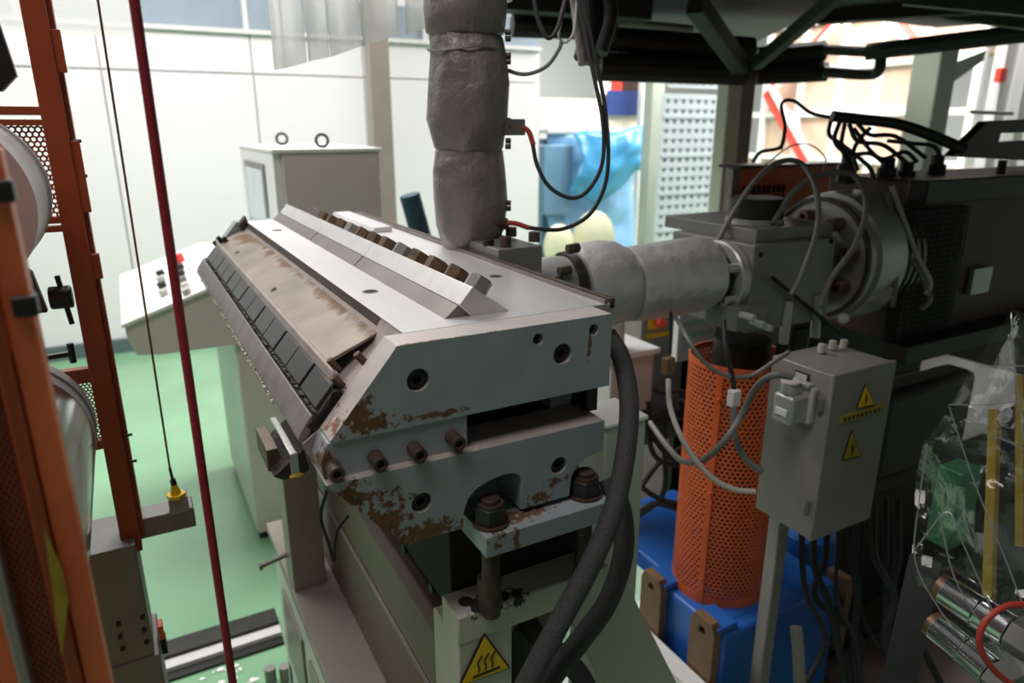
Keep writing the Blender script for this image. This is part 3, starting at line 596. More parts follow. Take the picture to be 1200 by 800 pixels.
for (px, py, m_, lb) in ((860, 466, 'white', 'small white connector hanging on the orange guard'), (783, 428, 'brownplate', 'brown connector with white tip left of the orange guard')):
    p = at(px, py, D=1.6); tag(box(p.x-.013, p.x+.013, p.y-.01, p.y+.01, p.z-.02, p.z+.02).build('cable_connector', M[m_], None, bevel=.003), lb, 'connector')
cable('black_wire', 'thin black wire hanging down to the brown connector', [(786, 365), (786, 395), (785, 415)], .004, 'rubber', D=1.75)

# ================================================================ ORANGE PERFORATED GUARD
og = thing('perforated_guard', 'orange perforated cylindrical guard standing on the blue base', 'guard', (1.53, 1.42, .44))
GX, GY, GR = 1.555, 1.42, .148
Z0_, Z1_ = .46, 1.265
nu = 62; cell = 2*math.pi*GR/nu; nv = int((Z1_-Z0_-.06)/(cell*.866))
mb = MB().holes_sheet(lambda u, v: (GX+GR*math.cos(u*cell/GR), GY+GR*math.sin(u*cell/GR), Z0_+.03+v*cell), nu, nv, .60)
mb.build('perforated_shell', M['orange_mesh'], og, smooth=60, solid=.002)
zt = Z0_+.03+nv*cell*.866
for a_, b_ in ((Z0_, Z0_+.032), (zt, zt+.018)):
    MB().cyl((GX, GY, a_), (GX, GY, b_), GR+.003, n=64, inner=GR-.002).build('rim_band', M['orange_mesh'], og)
for a_ in (3.55, 5.2):
    c = Vector((GX+(GR+.002)*math.cos(a_), GY+(GR+.002)*math.sin(a_), 0)); t = Vector((-math.sin(a_), math.cos(a_), 0))*.009; r_ = Vector((math.cos(a_), math.sin(a_), 0))*.004
    mb = MB(); vs = [c+t+r_, c-t+r_, c-t-r_, c+t-r_]
    mb.add([(v.x, v.y, z) for z in (Z0_, zt) for v in vs], [(0, 1, 5, 4), (1, 2, 6, 5), (2, 3, 7, 6), (3, 0, 4, 7), (0, 1, 2, 3), (4, 5, 6, 7)]).build('seam_strip', M['orange_mesh'], og, smooth=0)
for k in range(3):
    MB().cyl((GX+GR*math.cos(3.55)-.002, GY+GR*math.sin(3.55)-.003, .55+k*.3), (GX+GR*math.cos(3.55)-.008, GY+GR*math.sin(3.55)-.01, .55+k*.3), .006, n=8).build('rivet', M['orange_mesh'], og)
dr = MB().cyl((GX, GY, .5), (GX, GY, 1.30), .082, n=36).build('drive_coupling', M['darksteel']); tag(dr, 'dark cylinder standing inside the orange perforated guard', 'coupling')
# bracket plumbing on top of the guard
vb = thing('valve_bracket', 'small steel clamp block with studs above the orange guard', 'bracket', (1.62, 1.25, 1.25))
p = at(880, 372, Y=1.28); box(p.x-.05, p.x+.06, 1.28, 1.40, p.z-.035, p.z+.03).build('clamp_block', M['greysteel'], vb, bevel=.004)
for q in ((868, 368), (880, 376), (888, 380)):
    p = at(*q, Y=1.25); MB().cyl(p, p+Vector((.0, -.045, 0)), .009, n=10).build('stud', M['flangesteel'], vb, bevel=.001)
cyl_ = thing('support_rods', 'pair of slim steel rods below the extruder block', 'rods', (1.75, 1.3, 1.1))
for q0, q1 in (((924, 352), (918, 402)), ((958, 345), (955, 395))):
    a_ = at(*q0, Y=1.3); b_ = at(*q1, Y=1.3); MB().cyl(a_, b_, .014, n=14).build('rod', M['flangesteel'], cyl_)
    MB().cyl(b_, b_-Vector((0, 0, .06)), .018, n=14).build('rod_end', M['black'], cyl_)
a_ = at(905, 325, Y=1.28); MB().cyl(a_, at(985, 390, Y=1.28), .006, n=8).build('lever_rod', M['darksteel'], cyl_)
p = at(988, 373, Y=1.25); MB().blob(p, .016, n=10).build('lever_knob', M['white'], cyl_, label='round white knob')

# ================================================================ BLUE BASE
bb = thing('gear_motor', 'bright blue cast base with brown bolted lugs under the orange guard', 'machine base', (1.6, 1.5, 0))
bx0 = at(760, 672, Z=.46); bx1 = at(850, 745, Z=.46)
x0 = bx0.x; yN = bx1.y; yF = bx0.y
box(x0, x0+.52, yN, yF, .06, .46).build('base_body', M['blue'], bb, bevel=.012)
box(x0+.05, x0+.46, yN+.04, yF+.4, .40, .465).build('base_shelf', M['blue'], bb, bevel=.008)
for yy in (yF-.055, yN+.055):
    lg = MB().prism([(yy-.05, .20), (yy+.05, .20), (yy+.05, .47), (yy+.035, .50), (yy-.035, .50), (yy-.05, .47)], x0-.035, x0-.005, [circ(yy, .455, .014, 14)], axis='X').build('lug', M['brownplate'], bb, bevel=.002)
    MB().box(x0-.02, x0+.06, yy-.05, yy+.05, .465, .485).build('lug_cap', M['blue'], lg, bevel=.003)
box(x0+.53, x0+.56, yN-.02, yN+.06, .2, .48).build('lug', M['brownplate'], bb, bevel=.002)
MB().cyl((x0+.1, yN+.16, .46), (x0+.1, yN+.16, .475), .018, n=6).build('base_bolt', M['flangesteel'], bb)
sl0 = tag(box(.78, x0-.11, 1.0, 1.72, 0, .10).build('white_floor_plate', M['white'], bevel=.004), 'white plate lying on the floor behind the braided hoses', 'plate')
wr = thing('white_base_rail', 'white painted rail running below the blue base', 'rail', (x0-.1, 1.2, 0))
box(x0-.10, x0-.04, yN-.30, 2.3, .0, .30).build('rail_body', M['white'], wr, bevel=.003)
box(x0-.16, x0-.03, 1.75, 3.2, .35, .50).build('cross_member', M['column'], wr, bevel=.004)
MB().cyl((x0-.10, yN+.02, .22), (x0-.115, yN+.02, .22), .014, n=12).build('rail_bolt', M['ink'], wr)
mo = MB().lathe((x0+.67, yN+.25, .0), [(0, .08), (.02, .10), (.48, .10), (.52, .07)], n=32).build('blue_motor', M['blue']); tag(mo, 'dark blue motor housing behind the junction box pole', 'motor')

# ================================================================ JUNCTION BOX ON A POLE
jb = thing('junction_box', 'grey electrical junction box with yellow warning signs on a pole', 'electrical box', (1.35, .95, 0))
c = at(975, 440, Y=.95); lb = at(905, 420, X=c.x); rt = at(1047, 418, Y=.95)
zb = at(958, 628, Y=.95).z
X0, X1, YB = c.x, rt.x, lb.y
box(X0, X1, .95, YB, zb, c.z).build('box_body', M['jb'], jb, bevel=.003)
box(X0-.002, X1+.004, .942, .952, zb-.002, c.z+.003).build('door', M['jb'], jb, bevel=.003)
MB().cyl((X0-.004, .965, zb+.07), (X0-.004, .965, zb+.10), .008, n=8).build('hinge', M['greysteel'], jb)
MB().cyl((X0-.004, .965, c.z-.09), (X0-.004, .965, c.z-.06), .008, n=8).build('hinge', M['greysteel'], jb)
for k, q in enumerate(((962, 413), (975, 409), (988, 408))):
    p = at(*q, Z=c.z+.003); MB().cyl(p, p+Vector((0, 0, .022)), .009, n=12).build('cable_gland', M['cable_light'], jb, bevel=.001)
def on_door(px, py): 
    p = at(px, py, Y=.942); return (p.x, p.z)
def tri_sign(px, py, w_, h_, m_):
    P = [on_door(px, py-h_*.6), on_door(px-w_/2, py+h_*.45), on_door(px+w_/2, py+h_*.28)]
    s_ = MB().prism(P, .939, .9415).build('warning_sign', M['ink'], jb, smooth=0, label='yellow lightning warning triangle')
    cx_ = sum(p[0] for p in P)/3; cz_ = sum(p[1] for p in P)/3
    MB().prism([(cx_+(a-cx_)*.86, cz_+(b-cz_)*.86) for a, b in P], .9378, .9392).build('sign_face', M[m_], s_, smooth=0)
    k = h_*.00006
    MB().prism([(cx_+.0*k, cz_+9*k), (cx_-3*k, cz_-.5*k), (cx_-.3*k, cz_-.5*k), (cx_-2*k, cz_-9*k), (cx_+3*k, cz_+1.5*k), (cx_+.6*k, cz_+1.5*k)][::-1], .9368, .938).build('lightning_bolt', M['ink'], s_, smooth=0)
tri_sign(1013, 466, 21, 28, 'yellow'); tri_sign(997, 524, 22, 34, 'yellow2')
P = [on_door(*q) for q in ((984, 488), (1034, 472), (1034, 479), (984, 496))]
sl = MB().prism(P, .939, .9415).build('warning_label', M['yellow2'], jb, smooth=0, label='yellow warning strip')
for k in range(9):
    a_ = (P[0][0]+(P[1][0]-P[0][0])*(.08+k*.1), (P[0][1]+P[3][1])/2)
    box(a_[0], a_[0]+.007, .938, .9392, a_[1]-.004, a_[1]+.003).build('label_mark', M['ink'], sl, smooth=0)
def on_side(px, py): p = at(px, py, X=X0-.001); return p
for (px, py, w_, h_) in ((940, 441, .02, .011),):
    p = on_side(px, py); pl = box(X0-.004, X0-.001, p.y-w_, p.y+w_, p.z-h_, p.z+h_).build('name_plate', M['ink'], jb)
    box(X0-.0055, X0-.0035, p.y-w_*.8, p.y+w_*.8, p.z-h_*.7, p.z+h_*.7).build('plate_face', M['cable_light'], pl)
# plug
p = on_side(942, 470)
pg = thing('power_plug', 'silver right-angle power plug clipped into the side of the junction box', 'plug', tuple(p))
box(X0-.02, X0-.001, p.y-.035, p.y+.035, p.z-.045, p.z+.045).build('plug_housing', M['cable_light'], pg, bevel=.005)
box(X0-.075, X0-.02, p.y-.028, p.y+.028, p.z-.04, p.z+.03).build('plug_body', M['flangesteel'], pg, bevel=.008)
MB().cyl((X0-.055, p.y, p.z+.03), (X0-.055, p.y, p.z+.055), .02, n=20).build('plug_gland', M['flangesteel'], pg, bevel=.003)
MB().cyl((X0-.055, p.y, p.z+.055), (X0-.055, p.y, p.z+.062), .022, n=20).build('gland_nut', M['cable_light'], pg, bevel=.002)
box(X0-.078, X0-.074, p.y-.016, p.y+.016, p.z-.02, p.z-.003).build('plug_label', M['white'], pg, bevel=.001)
box(X0-.03, X0-.01, p.y-.03, p.y+.03, p.z+.045, p.z+.055).build('plug_clip', M['flangesteel'], pg, bevel=.002)
# pole
a_ = at(925, 520, Y=YB+.02); 
po = thing('box_pole', 'grey square pole carrying the junction box down to the floor', 'pole', (a_.x, a_.y, 0))
box(a_.x-.02, a_.x+.02, a_.y-.02, a_.y+.02, .0, c.z-.03).build('pole_tube', M['jb'], po, bevel=.004)
box(a_.x-.045, a_.x+.045, a_.y-.045, a_.y+.045, .0, .012).build('pole_foot', M['jb'], po, bevel=.002)

# ================================================================ LEFT: ORANGE FRAME, ROLLERS
of = thing('orange_gantry', 'tall orange steel frame post with perforated guard sheets', 'frame', (-.09, 1.5, 1.05))
px0 = -.105; 
box(px0, px0+.036, 1.48, 1.53, 1.055, 2.6).build('post', M['orange_dark'], of, bevel=.002)
box(px0+.036, px0+.044, 1.50, 1.54, 1.075, 2.6).build('post_edge', M['orange_dark'], of, bevel=.001)
for (ya, yb) in ((35, 85), (165, 250), (300, 330)):
    a_ = at(72, ya, Y=1.49); b_ = at(72, yb, Y=1.49); box(px0+.034, px0+.050, 1.484, 1.50, b_.z, a_.z).build('hinge_strip', M['orange_dark'], of, bevel=.001)
def rowz(py): return at(60, py, Y=1.5).z
for a_, b_ in ((125, 135), (140, 147), (254, 262), (265, 272)):
    box(-.40, px0+.01, 1.495, 1.515, rowz(b_), rowz(a_)).build('cross_bar', M['orange_dark'], of, bevel=.001)
for a_, b_ in ((430, 447), (517, 527)):
    box(-.40, px0+.01, 1.495, 1.515, at(110, b_, Y=1.5).z, at(110, a_, Y=1.5).z).build('cross_bar', M['orange_dark'], of, bevel=.001)
def sheet(z0, z1, cell, nu):
    nv = int((z1-z0)/(cell*.866))+1
    return MB().holes_sheet(lambda u, v: (px0+.005-u*cell, 1.505, z0+v*cell), nu, nv, .70)
sheet(rowz(255), rowz(146), .0094, 22).build('perforated_sheet', M['orange_dark'], of, smooth=0, solid=.001)
sheet(at(110, 518, Y=1.5).z, at(110, 446, Y=1.5).z, .0068, 24).build('perforated_sheet', M['orange_dark'], of, smooth=0, solid=.001)
for q in ((94, 165), (101, 206), (153, 509), (157, 540)):
    p = at(*q, Y=1.49); MB().cyl((px0+.04, 1.49, p.z), (px0+.053, 1.49, p.z), .003, n=8).build('bolt', M['ink'], of)
hk = thing('hand_knob', 'black star hand knob on a bracket beside the orange frame', 'knob', at(62, 350, Y=1.3))
p = at(75, 348, Y=1.3)
MB().cyl(p+Vector((-.02, 0, 0)), p+Vector((.012, 0, 0)), .019, n=8).build('knob_head', M['black'], hk, bevel=.003)
MB().cyl(p+Vector((-.004, 0, .035)), p+Vector((.004, 0, -.045)), .004, n=8).build('knob_spindle', M['black'], hk)
MB().prism([(p.x-.08, p.z+.05), (p.x-.06, p.z+.065), (p.x-.035, p.z+.045), (p.x-.025, p.z-.02), (p.x-.08, p.z-.02)], 1.29, 1.31).build('bracket', M['black'], hk, bevel=.001)
t_ = of
p = at(84, 414, Y=1.5); MB().cyl(p-Vector((.06, 0, .003)), p, .006, n=8).build('clamp_bar', M['black'], t_)
MB().cyl(p-Vector((0, 0, .018)), p+Vector((0, 0, .02)), .006, n=8).build('clamp_handle', M['black'], t_)
# rollers (axis along the machine)
def roller(nm, lab, cx, cz, r, y0, y1, m1):
    t = thing(nm, lab, 'roller', (cx, (y0+y1)/2, cz-r))
    MB().lathe((cx, y0, cz), [(0, r*.5), (0, r), (y1-y0-.09, r)], (0, 1, 0), n=80).build('roll_face', M[m1], t, smooth=40)
    MB().lathe((cx, y1-.09, cz), [(0, r*.9), (0.004, r*1.005), (.012, r*1.005), (.014, r*.985), (.05, r*.985)], (0, 1, 0), n=80).build('roll_shoulder', M['flangesteel'], t, smooth=30)
    MB().lathe((cx, y1-.04, cz), [(0, r*.9), (0, r*1.01), (.04, r*1.0), (.04, r*.4)], (0, 1, 0), n=80).build('end_flange', M['rollgrey'], t, smooth=30)
    return t
roller('chill_roller', 'lower polished chrome roller beside the orange guard door', -.245, 1.385, .142, .80, 1.42, 'chrome')
roller('pressure_roller', 'upper grey roller at the left edge above the chrome one', -.235, 1.80, .130, 1.15, 1.42, 'rollgrey')
# black plate top-left
p = at(3, 60, Y=1.2); tag(MB().prism([(p.x-.1, p.z+.08), (p.x-.004, p.z+.08), (p.x+.010, p.z-.03), (p.x-.01, p.z-.05), (p.x-.1, p.z-.05)], 1.2, 1.22).build('black_plate', M['black']), 'black plate cut off at the upper left edge', 'plate')
# grey machine side block with arm and hook block
ms = thing('machine_side_frame', 'grey machine side block with arm and bolt holes at lower left', 'machine frame', (-.12, 1.6, .0))
q0 = at(107, 650, Y=1.45); q1 = at(158, 638, Y=1.45)
box(q0.x-.03, q1.x, 1.45, 1.60, .0, q1.z).build('side_block', M['greysteel'], ms, bevel=.003)
hl = []
for q in ((139, 731), (141, 746), (144, 760), (167, 723), (169, 738), (172, 752)):
    p = at(*q, Y=1.448); MB().cyl((min(p.x, q1.x-.008), 1.446, p.z), (min(p.x, q1.x-.008), 1.451, p.z), .005, n=12).build('bolt_hole', M['ink'], ms)
a_ = at(228, 600, Y=1.52)
box(q1.x-.02, a_.x, 1.52, 1.58, a_.z-.035, a_.z+.012).build('arm', M['greysteel'], ms, bevel=.003)
box(q0.x-.03, q1.x+.01, 1.445, 1.60, .0, .82).build('lower_block', M['greysteel'], ms, bevel=.003)
q = at(179, 744, Y=1.5); box(q1.x+.012, q1.x+.022, 1.49, 1.52, q.z-.012, q.z+.022).build('orange_tag', M['orange'], ms, bevel=.001)
box(q1.x+.012, q1.x+.024, 1.49, 1.52, q.z-.05, q.z-.013).build('black_latch', M['black'], ms, bevel=.001)
sn = thing('switch_block', 'small grey switch block with yellow nose hanging on the thin cable', 'switch', at(210, 600, Y=1.5))
p = at(209, 592, Y=1.5); box(p.x-.018, p.x+.020, 1.50, 1.54, p.z-.020, p.z+.016).build('block_body', M['jb'], sn, bevel=.002)
MB().cyl((p.x-.001, 1.51, p.z+.016), (p.x-.001, 1.51, p.z+.024), .019, n=6).build('yellow_collar', M['yellow'], sn)
MB().cyl((p.x-.001, 1.51, p.z+.02), (p.x-.002, 1.51, p.z+.045), .012, r1=.006, n=12).build('yellow_nose', M['yellow'], sn)
MB().cyl((p.x-.002, 1.51, p.z+.044), (p.x-.003, 1.51, p.z+.058), .006, n=10).build('black_tip', M['black'], sn)
tc = thing('trip_cable', 'thin brown trip cable running down to the yellow switch nose', 'cable', at(205, 560, Y=1.5))
T = Vector((p.x-.003, 1.51, p.z+.055))
MB().tube([T, T+Vector((-.002, 0, .03))], .003, n=6, smooth=False).build('hook', M['darksteel'], tc)
MB().cyl(T+Vector((-.002, 0, .03)), (T.x+.004, 1.51, 2.6), .0022, n=6).build('wire_rope', M['brass'], tc)
# red rope
r0 = at(215, 400, D=.85)
rr = thing('red_rope', 'thick dark red rope hanging straight down in front of the console', 'rope', (r0.x, r0.y, .2))
MB().cyl((r0.x, r0.y, .2), (r0.x, r0.y, 3.0), .0057, n=12).build('rope_strand', M['redrope'], rr)
box(r0.x-.03, r0.x+.03, r0.y-.03, r0.y+.03, 0, .2).build('rope_anchor', M['darksteel'], rr, bevel=.003)
# near orange guard door (vertical panel across the left edge)
gd = thing('guard_door', 'near orange guard door with perforated sheet and yellow sticker at left edge', 'guard door', (-.2, .62, 0))
NY = .62
def nx(px, py): p = at(px, py, Y=NY); return p.x, p.z
xr = nx(128, 780)[0]; 
xe = nx(46, 400)[0]
box(xe-.018, xe, NY, NY+.03, 0, 1.885).build('door_stile', M['orange'], gd, bevel=.002)
box(xe-.030, xe-.019, NY-.004, NY+.03, 0, 1.86).build('door_stile', M['orange_dark'], gd, bevel=.002)
box(xe-.40, xe-.056, NY, NY+.006, 0, 1.70).build('door_panel', M['orange'], gd)
box(xe-.062, xe-.054, NY-.008, NY+.03, 0, 1.77).build('door_stile', M['beamlight'], gd, bevel=.002)
box(xe-.40, xe-.018, NY-.002, NY+.03, 1.735, 1.885).build('door_head', M['orange'], gd, bevel=.003)
cell = .0048; z0 = .9; z1 = 1.735
MB().holes_sheet(lambda u, v: (xe-.030-u*cell, NY+.01, z0+v*cell), 6, int((z1-z0)/(cell*.866)), .66).build('perforated_sheet', M['orange_dark'], gd, smooth=0)
box(xe-.056, xe-.028, NY+.016, NY+.020, 0, 1.735).build('backing_sheet', M['orange_dark'], gd)
P = [nx(*q) for q in ((53, 612), (74, 660), (81, 695), (73, 760), (62, 680))]
sk = MB().prism([(x_, z_) for x_, z_ in P], NY-.011, NY-.009).build('warning_sticker', M['yellow2'], gd, smooth=0, label='yellow and black sticker')
for k, z_ in enumerate((1.856, 1.772)):
    box(xe-.012, xe+.004, NY-.006, NY+.012, z_-.008, z_+.008).build('latch', M['black'], gd, bevel=.002)
# ================================================================ FLOOR TRACK
tr = thing('floor_track', 'dark steel channel track lying across the green floor', 'track', (.1, 2.4, 0))
a_ = at(150, 785, Z=0); ty0 = at(200, 790, Z=0).y
box(-.8, .30, ty0, ty0+.05, 0, .03).build('track_flange', M['cab'], tr, bevel=.002)
box(-.8, .30, ty0+.05, ty0+.14, 0, .045).build('track_flange', M['darksteel'], tr, bevel=.002)
box(-.8, .30, ty0-.04, ty0, 0, .012).build('track_flange', M['black'], tr, bevel=.002)
g = MB()
for k in range(26):
    q = (random.uniform(230, 350), random.uniform(770, 800)); p = at(*q, Z=0)
    if p.x > .28: continue
    g.blob((p.x, p.y-.05, .003), random.uniform(.004, .012), n=4, sz=.3, sx=random.uniform(.6, 2))
tag(g.build('floor_scraps', M['white'], kind='stuff'), 'scattered white scraps on the green floor', 'scraps')
g = MB(); 
for q in ((318, 798), (335, 796)):
    p = at(*q, Z=.0); g.cyl((p.x, p.y, 0), (p.x, p.y, .06), .02, n=10)
tag(g.build('floor_fitting', M['greysteel'], bevel=.001), 'grey fitting on the floor beside the carriage', 'fitting')
# ================================================================ CONSOLE
cn = thing('control_console', 'white operator console desk with pedestal and row of switches', 'console', (.2, 3.4, 0))
DP = [(-.07, 1.135), (.34, 1.275), (.554, 1.275), (.554, 1.0), (.05, 1.0), (-.045, 1.01), (-.07, 1.10)]
MB().prism(DP, 3.1, 4.15).build('desk_body', M['cabside'], cn, bevel=.004)
MB().prism([(-.08, 1.134), (.33, 1.274), (.554, 1.274), (.554, 1.290), (.325, 1.290), (-.08, 1.150)], 3.08, 4.17).build('desk_top', M['white'], cn, bevel=.003)
box(.335, .555, 3.15, 4.05, .05, 1.0).build('pedestal', M['white'], cn, bevel=.004)
box(.34, .555, 3.135, 3.15, .05, 1.0).build('pedestal_side', M['cabside'], cn, bevel=.002)
box(.345, .555, 3.17, 4.03, 0, .05).build('plinth', M['darksteel'], cn)
sl_ = (1.290-1.150)/.425
def desk(px, py):
    r = _F*FPX+_R*(px-600)+_U*(400-py)
    t = (1.150+sl_*.10-CH)/(r.z-sl_*r.x); return Vector((0, 0, CH))+r*t
for q, m_ in (((189, 322), 'ink'), ((190, 329), 'cable_light'), ((191, 336), 'ink'), ((193, 345), 'cable_light'), ((212, 315), 'ink'), ((213, 322), 'ink'), ((215, 330), 'cable_grey'), ((218, 337), 'cable_light'), ((220, 344), 'cable_light')):
    p = desk(*q); MB().cyl(p, p+Vector((-.008, 0, .022)), .019, n=12).build('switch', M[m_], cn, bevel=.002)
p = desk(210, 307); MB().cyl(p, p+Vector((-.01, 0, .04)), .030, n=20).build('emergency_button', M['red'], cn, bevel=.004, label='red emergency stop button')
cc = thing('control_cabinet', 'tall grey control cabinet with touch screen and lifting eyes', 'cabinet', (.8, 3.5, 0))
box(.60, 1.02, 3.1, 3.98, .0, 1.795).build('cabinet_body', M['cabside'], cc, bevel=.004)
box(.565, .60, 3.12, 4.0, 1.0, 1.80).build('front_door', M['white'], cc, bevel=.004)
box(.56, 1.03, 3.085, 4.0, 1.795, 1.81).build('roof_plate', M['white'], cc, bevel=.003)
sc = box(.558, .566, 3.32, 3.86, 1.42, 1.74).build('touch_screen', M['greysteel'], cc, bevel=.002)
box(.5555, .559, 3.36, 3.82, 1.46, 1.71).build('screen_glass', M['screen'], sc, smooth=0)
for q, yy in (((331, 170), 3.75), ((378, 173), 3.3)):
    p = at(*q, Z=1.81); c_ = Vector((p.x, p.y, 1.84))
    e = MB().tube([c_+Vector((.026*math.cos(a), 0, .026*math.sin(a))) for a in [k*math.pi/10 for k in range(21)]], .0065, n=8, sub=2).build('lifting_eye', M['black'], cc)
    MB().cyl((p.x, p.y, 1.808), (p.x, p.y, 1.822), .014, n=12).build('eye_base', M['black'], e)
A = at(480, 228, Y=2.6); B = at(500, 300, Y=2.6); B = A+(B-A)*(A.z/(A.z-B.z)); tg = MB().cyl(A, B, .04, n=12); tag(tg.build('blue_tube', mat('slate_blue', (.03, .08, .12), .5), bevel=.003), 'dark slate blue tube leaning left of the riser pipe', 'tube')
# ================================================================ STRIP CURTAIN
sz = [((322, 82), (334, 80)), ((334, 80), (360, 73)), ((362, 72), (386, 67)), ((387, 67), (424, 54)), ((425, 54), (467, 40)), ((476, 40), (537, 22)), ((540, 20), (600, 2))]
rail_ = tag(MB().tube([at(300, -160, D=1.6), at(600, -160, D=1.7)], .015, smooth=False).build('curtain_rail', M['greysteel']), 'curtain rail above the frame carrying the clear strips', 'rail')
def strip_(q0, q1, k):
    d0 = 1.95-.06*k; A = at(*q0, D=d0); B = at(*q1, D=d0); mb = MB(); n = 8; vs = []
    for j in range(6):
        for i in range(n+1):
            t = i/n; p = A.lerp(B, t)+Vector((0, .012*math.sin(math.pi*t)*(1 if k % 2 else -1), .12*j)); vs.append(p)
    fs = [(j*(n+1)+i, j*(n+1)+i+1, (j+1)*(n+1)+i+1, (j+1)*(n+1)+i) for j in range(5) for i in range(n)]
    mb.add(vs, fs); return mb.build('curtain_strip', M['strip'], smooth=60, solid=.0015)
nm_ = ['narrow leftmost', 'second', 'third', 'fourth', 'fifth', 'sixth and widest', 'rightmost']
for k, (q0, q1) in enumerate(sz): tag(strip_(q0, q1, k), nm_[k]+' clear plastic strip of the curtain hanging from above', 'curtain strip', 'clear curtain strips')
lc_ = tag(box(-.9, .12, 2.6, 2.602, 2.16, 2.9).build('clear_curtain_sheet', M['strip']), 'large clear plastic sheet hanging at upper left before the white wall', 'curtain')
# ================================================================ PLATFORM OVERHEAD
pf = thing('service_platform', 'dark steel service platform with pipes and braces over the extruder', 'platform', (3.2, 2.6, 2.0))
MB().prism([(.8,-1.5),(5,-1.5),(4.5,2.4),(4.4,2.77),(3.3,2.73),(4.1,3.95),(3.0,4.0),(1.5,3.1),(.8,1.7)], 2.46, 2.52, axis='Z').build('deck_plate', M['platform'], pf)  # seen deck plus an unseen stretch toward the camera, added to block overhead light
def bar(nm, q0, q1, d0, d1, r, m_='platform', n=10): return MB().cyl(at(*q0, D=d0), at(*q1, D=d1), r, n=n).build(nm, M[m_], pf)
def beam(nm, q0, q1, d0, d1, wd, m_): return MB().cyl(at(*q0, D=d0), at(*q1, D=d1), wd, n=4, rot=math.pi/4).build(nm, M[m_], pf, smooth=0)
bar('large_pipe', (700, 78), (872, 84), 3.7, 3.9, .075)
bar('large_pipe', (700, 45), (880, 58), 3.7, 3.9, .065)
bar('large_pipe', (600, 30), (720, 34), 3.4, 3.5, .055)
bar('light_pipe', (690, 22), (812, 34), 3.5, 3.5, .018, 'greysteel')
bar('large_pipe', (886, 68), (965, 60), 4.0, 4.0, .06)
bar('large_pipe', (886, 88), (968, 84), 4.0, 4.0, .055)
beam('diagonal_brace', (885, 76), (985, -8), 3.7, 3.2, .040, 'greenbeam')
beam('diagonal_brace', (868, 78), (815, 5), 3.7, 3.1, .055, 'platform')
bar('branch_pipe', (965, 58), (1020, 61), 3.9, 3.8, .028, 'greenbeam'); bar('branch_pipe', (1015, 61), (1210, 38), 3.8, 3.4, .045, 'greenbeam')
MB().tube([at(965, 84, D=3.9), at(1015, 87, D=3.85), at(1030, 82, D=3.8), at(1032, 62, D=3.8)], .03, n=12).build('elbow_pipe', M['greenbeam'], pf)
beam('edge_beam', (960, 16), (1260, -6), 3.6, 3.0, .07, 'platform')
beam('edge_beam', (1100, 12), (1230, 28), 3.4, 3.2, .05, 'greenbeam')
beam('edge_beam', (570, -8), (760, 6), 3.2, 3.3, .10, 'platform')
beam('edge_beam', (1060, -2), (1240, 14), 3.2, 3.0, .04, 'greenbeam')
c0 = at(862, 78, D=3.9)
cm = thing('platform_column', 'pale green grey column holding the platform beside the perforated sheet', 'column', (c0.x, c0.y, 0))
box(c0.x-.03, c0.x+.075, c0.y, c0.y+.1, 0, c0.z+.02).build('column_shaft', M['column'], cm, bevel=.01)
box(c0.x+.075, c0.x+.17, c0.y-.0, c0.y+.02, 0, c0.z+.02).build('column_flange', M['beam'], cm, bevel=.004)
c1 = at(1115, 60, D=4.2)
cm2 = thing('platform_column', 'grey column with a corner bracket at the right before the racks', 'column', (c1.x, c1.y, 0))
box(c1.x-.09, c1.x+.09, c1.y, c1.y+.18, 0, c1.z+.05).build('column_shaft', M['column'], cm2, bevel=.01)
P = [at(*q, D=4.2) for q in ((1138, 70), (1195, 55), (1195, 68), (1138, 95))]
MB().prism([(p.x, p.z) for p in P], c1.y, c1.y+.03).build('corner_bracket', M['column'], cm2, bevel=.003)
# ================================================================ DISTANT THINGS (right of the wall)
def pbox(x0, y0, x1, y1, Y, dy=.3):
    a = at(x0, y1, Y=Y); b = at(x1, y0, Y=Y); return box(a.x, b.x, Y, Y+dy, min(a.z, b.z), max(a.z, b.z))
wc = thing('white_machine_cabinet', 'cream machine cabinet standing behind the blue wrapped crate', 'cabinet', (5.5, 8.4, 0))
a = at(633, 110, Y=8.3); b = at(775, 200, Y=8.3)
box(a.x, b.x, 8.3, 8.8, 0, a.z-.05).build('cabinet_body', M['cream'], wc, bevel=.01)
pbox(700, 76, 718, 110, 8.25, .05).build('white_door', M['white'], wc)
pbox(712, 107, 760, 135, 8.22, .06).build('navy_panel', M['navy'], wc, label='navy blue panel')
pbox(716, 87, 730, 107, 8.24, .05).build('red_part', M['red'], wc)
pbox(731, 89, 760, 107, 8.24, .05).build('dark_part', M['rustred'], wc)
cr = thing('blue_wrapped_crate', 'tall crate wrapped in blue plastic film with a loose top', 'crate', (5.5, 7.5, 0))
a = at(640, 155, Y=7.4); b = at(738, 290, Y=7.4)
cr_m = MB(); nx_, nz_ = 14, 18; vs = []
for j in range(nz_+1):
    for i in range(nx_+1):
        x_ = a.x+(b.x-a.x)*i/nx_; z_ = .02+(a.z-.02)*j/nz_
        d = .10*noise.noise(Vector((x_*2, z_*2, 1)))+.05*noise.noise(Vector((x_*6, z_*5, 3))); vs.append((x_, 7.35+d, z_+.04*noise.noise(Vector((x_*4, 0, z_)))))
cr_m.add(vs, [(j*(nx_+1)+i, j*(nx_+1)+i+1, (j+1)*(nx_+1)+i+1, (j+1)*(nx_+1)+i) for j in range(nz_) for i in range(nx_)])
cr_m.build('film_wrap', M['bluefilm'], cr, smooth=180, solid=.01)
box(a.x+.02, b.x-.05, 7.5, 8.2, .02, a.z-.08).build('crate_body', M['bluefilm2'], cr)
q0 = at(636, 170, Y=7.25); q1 = at(668, 250, Y=7.25)
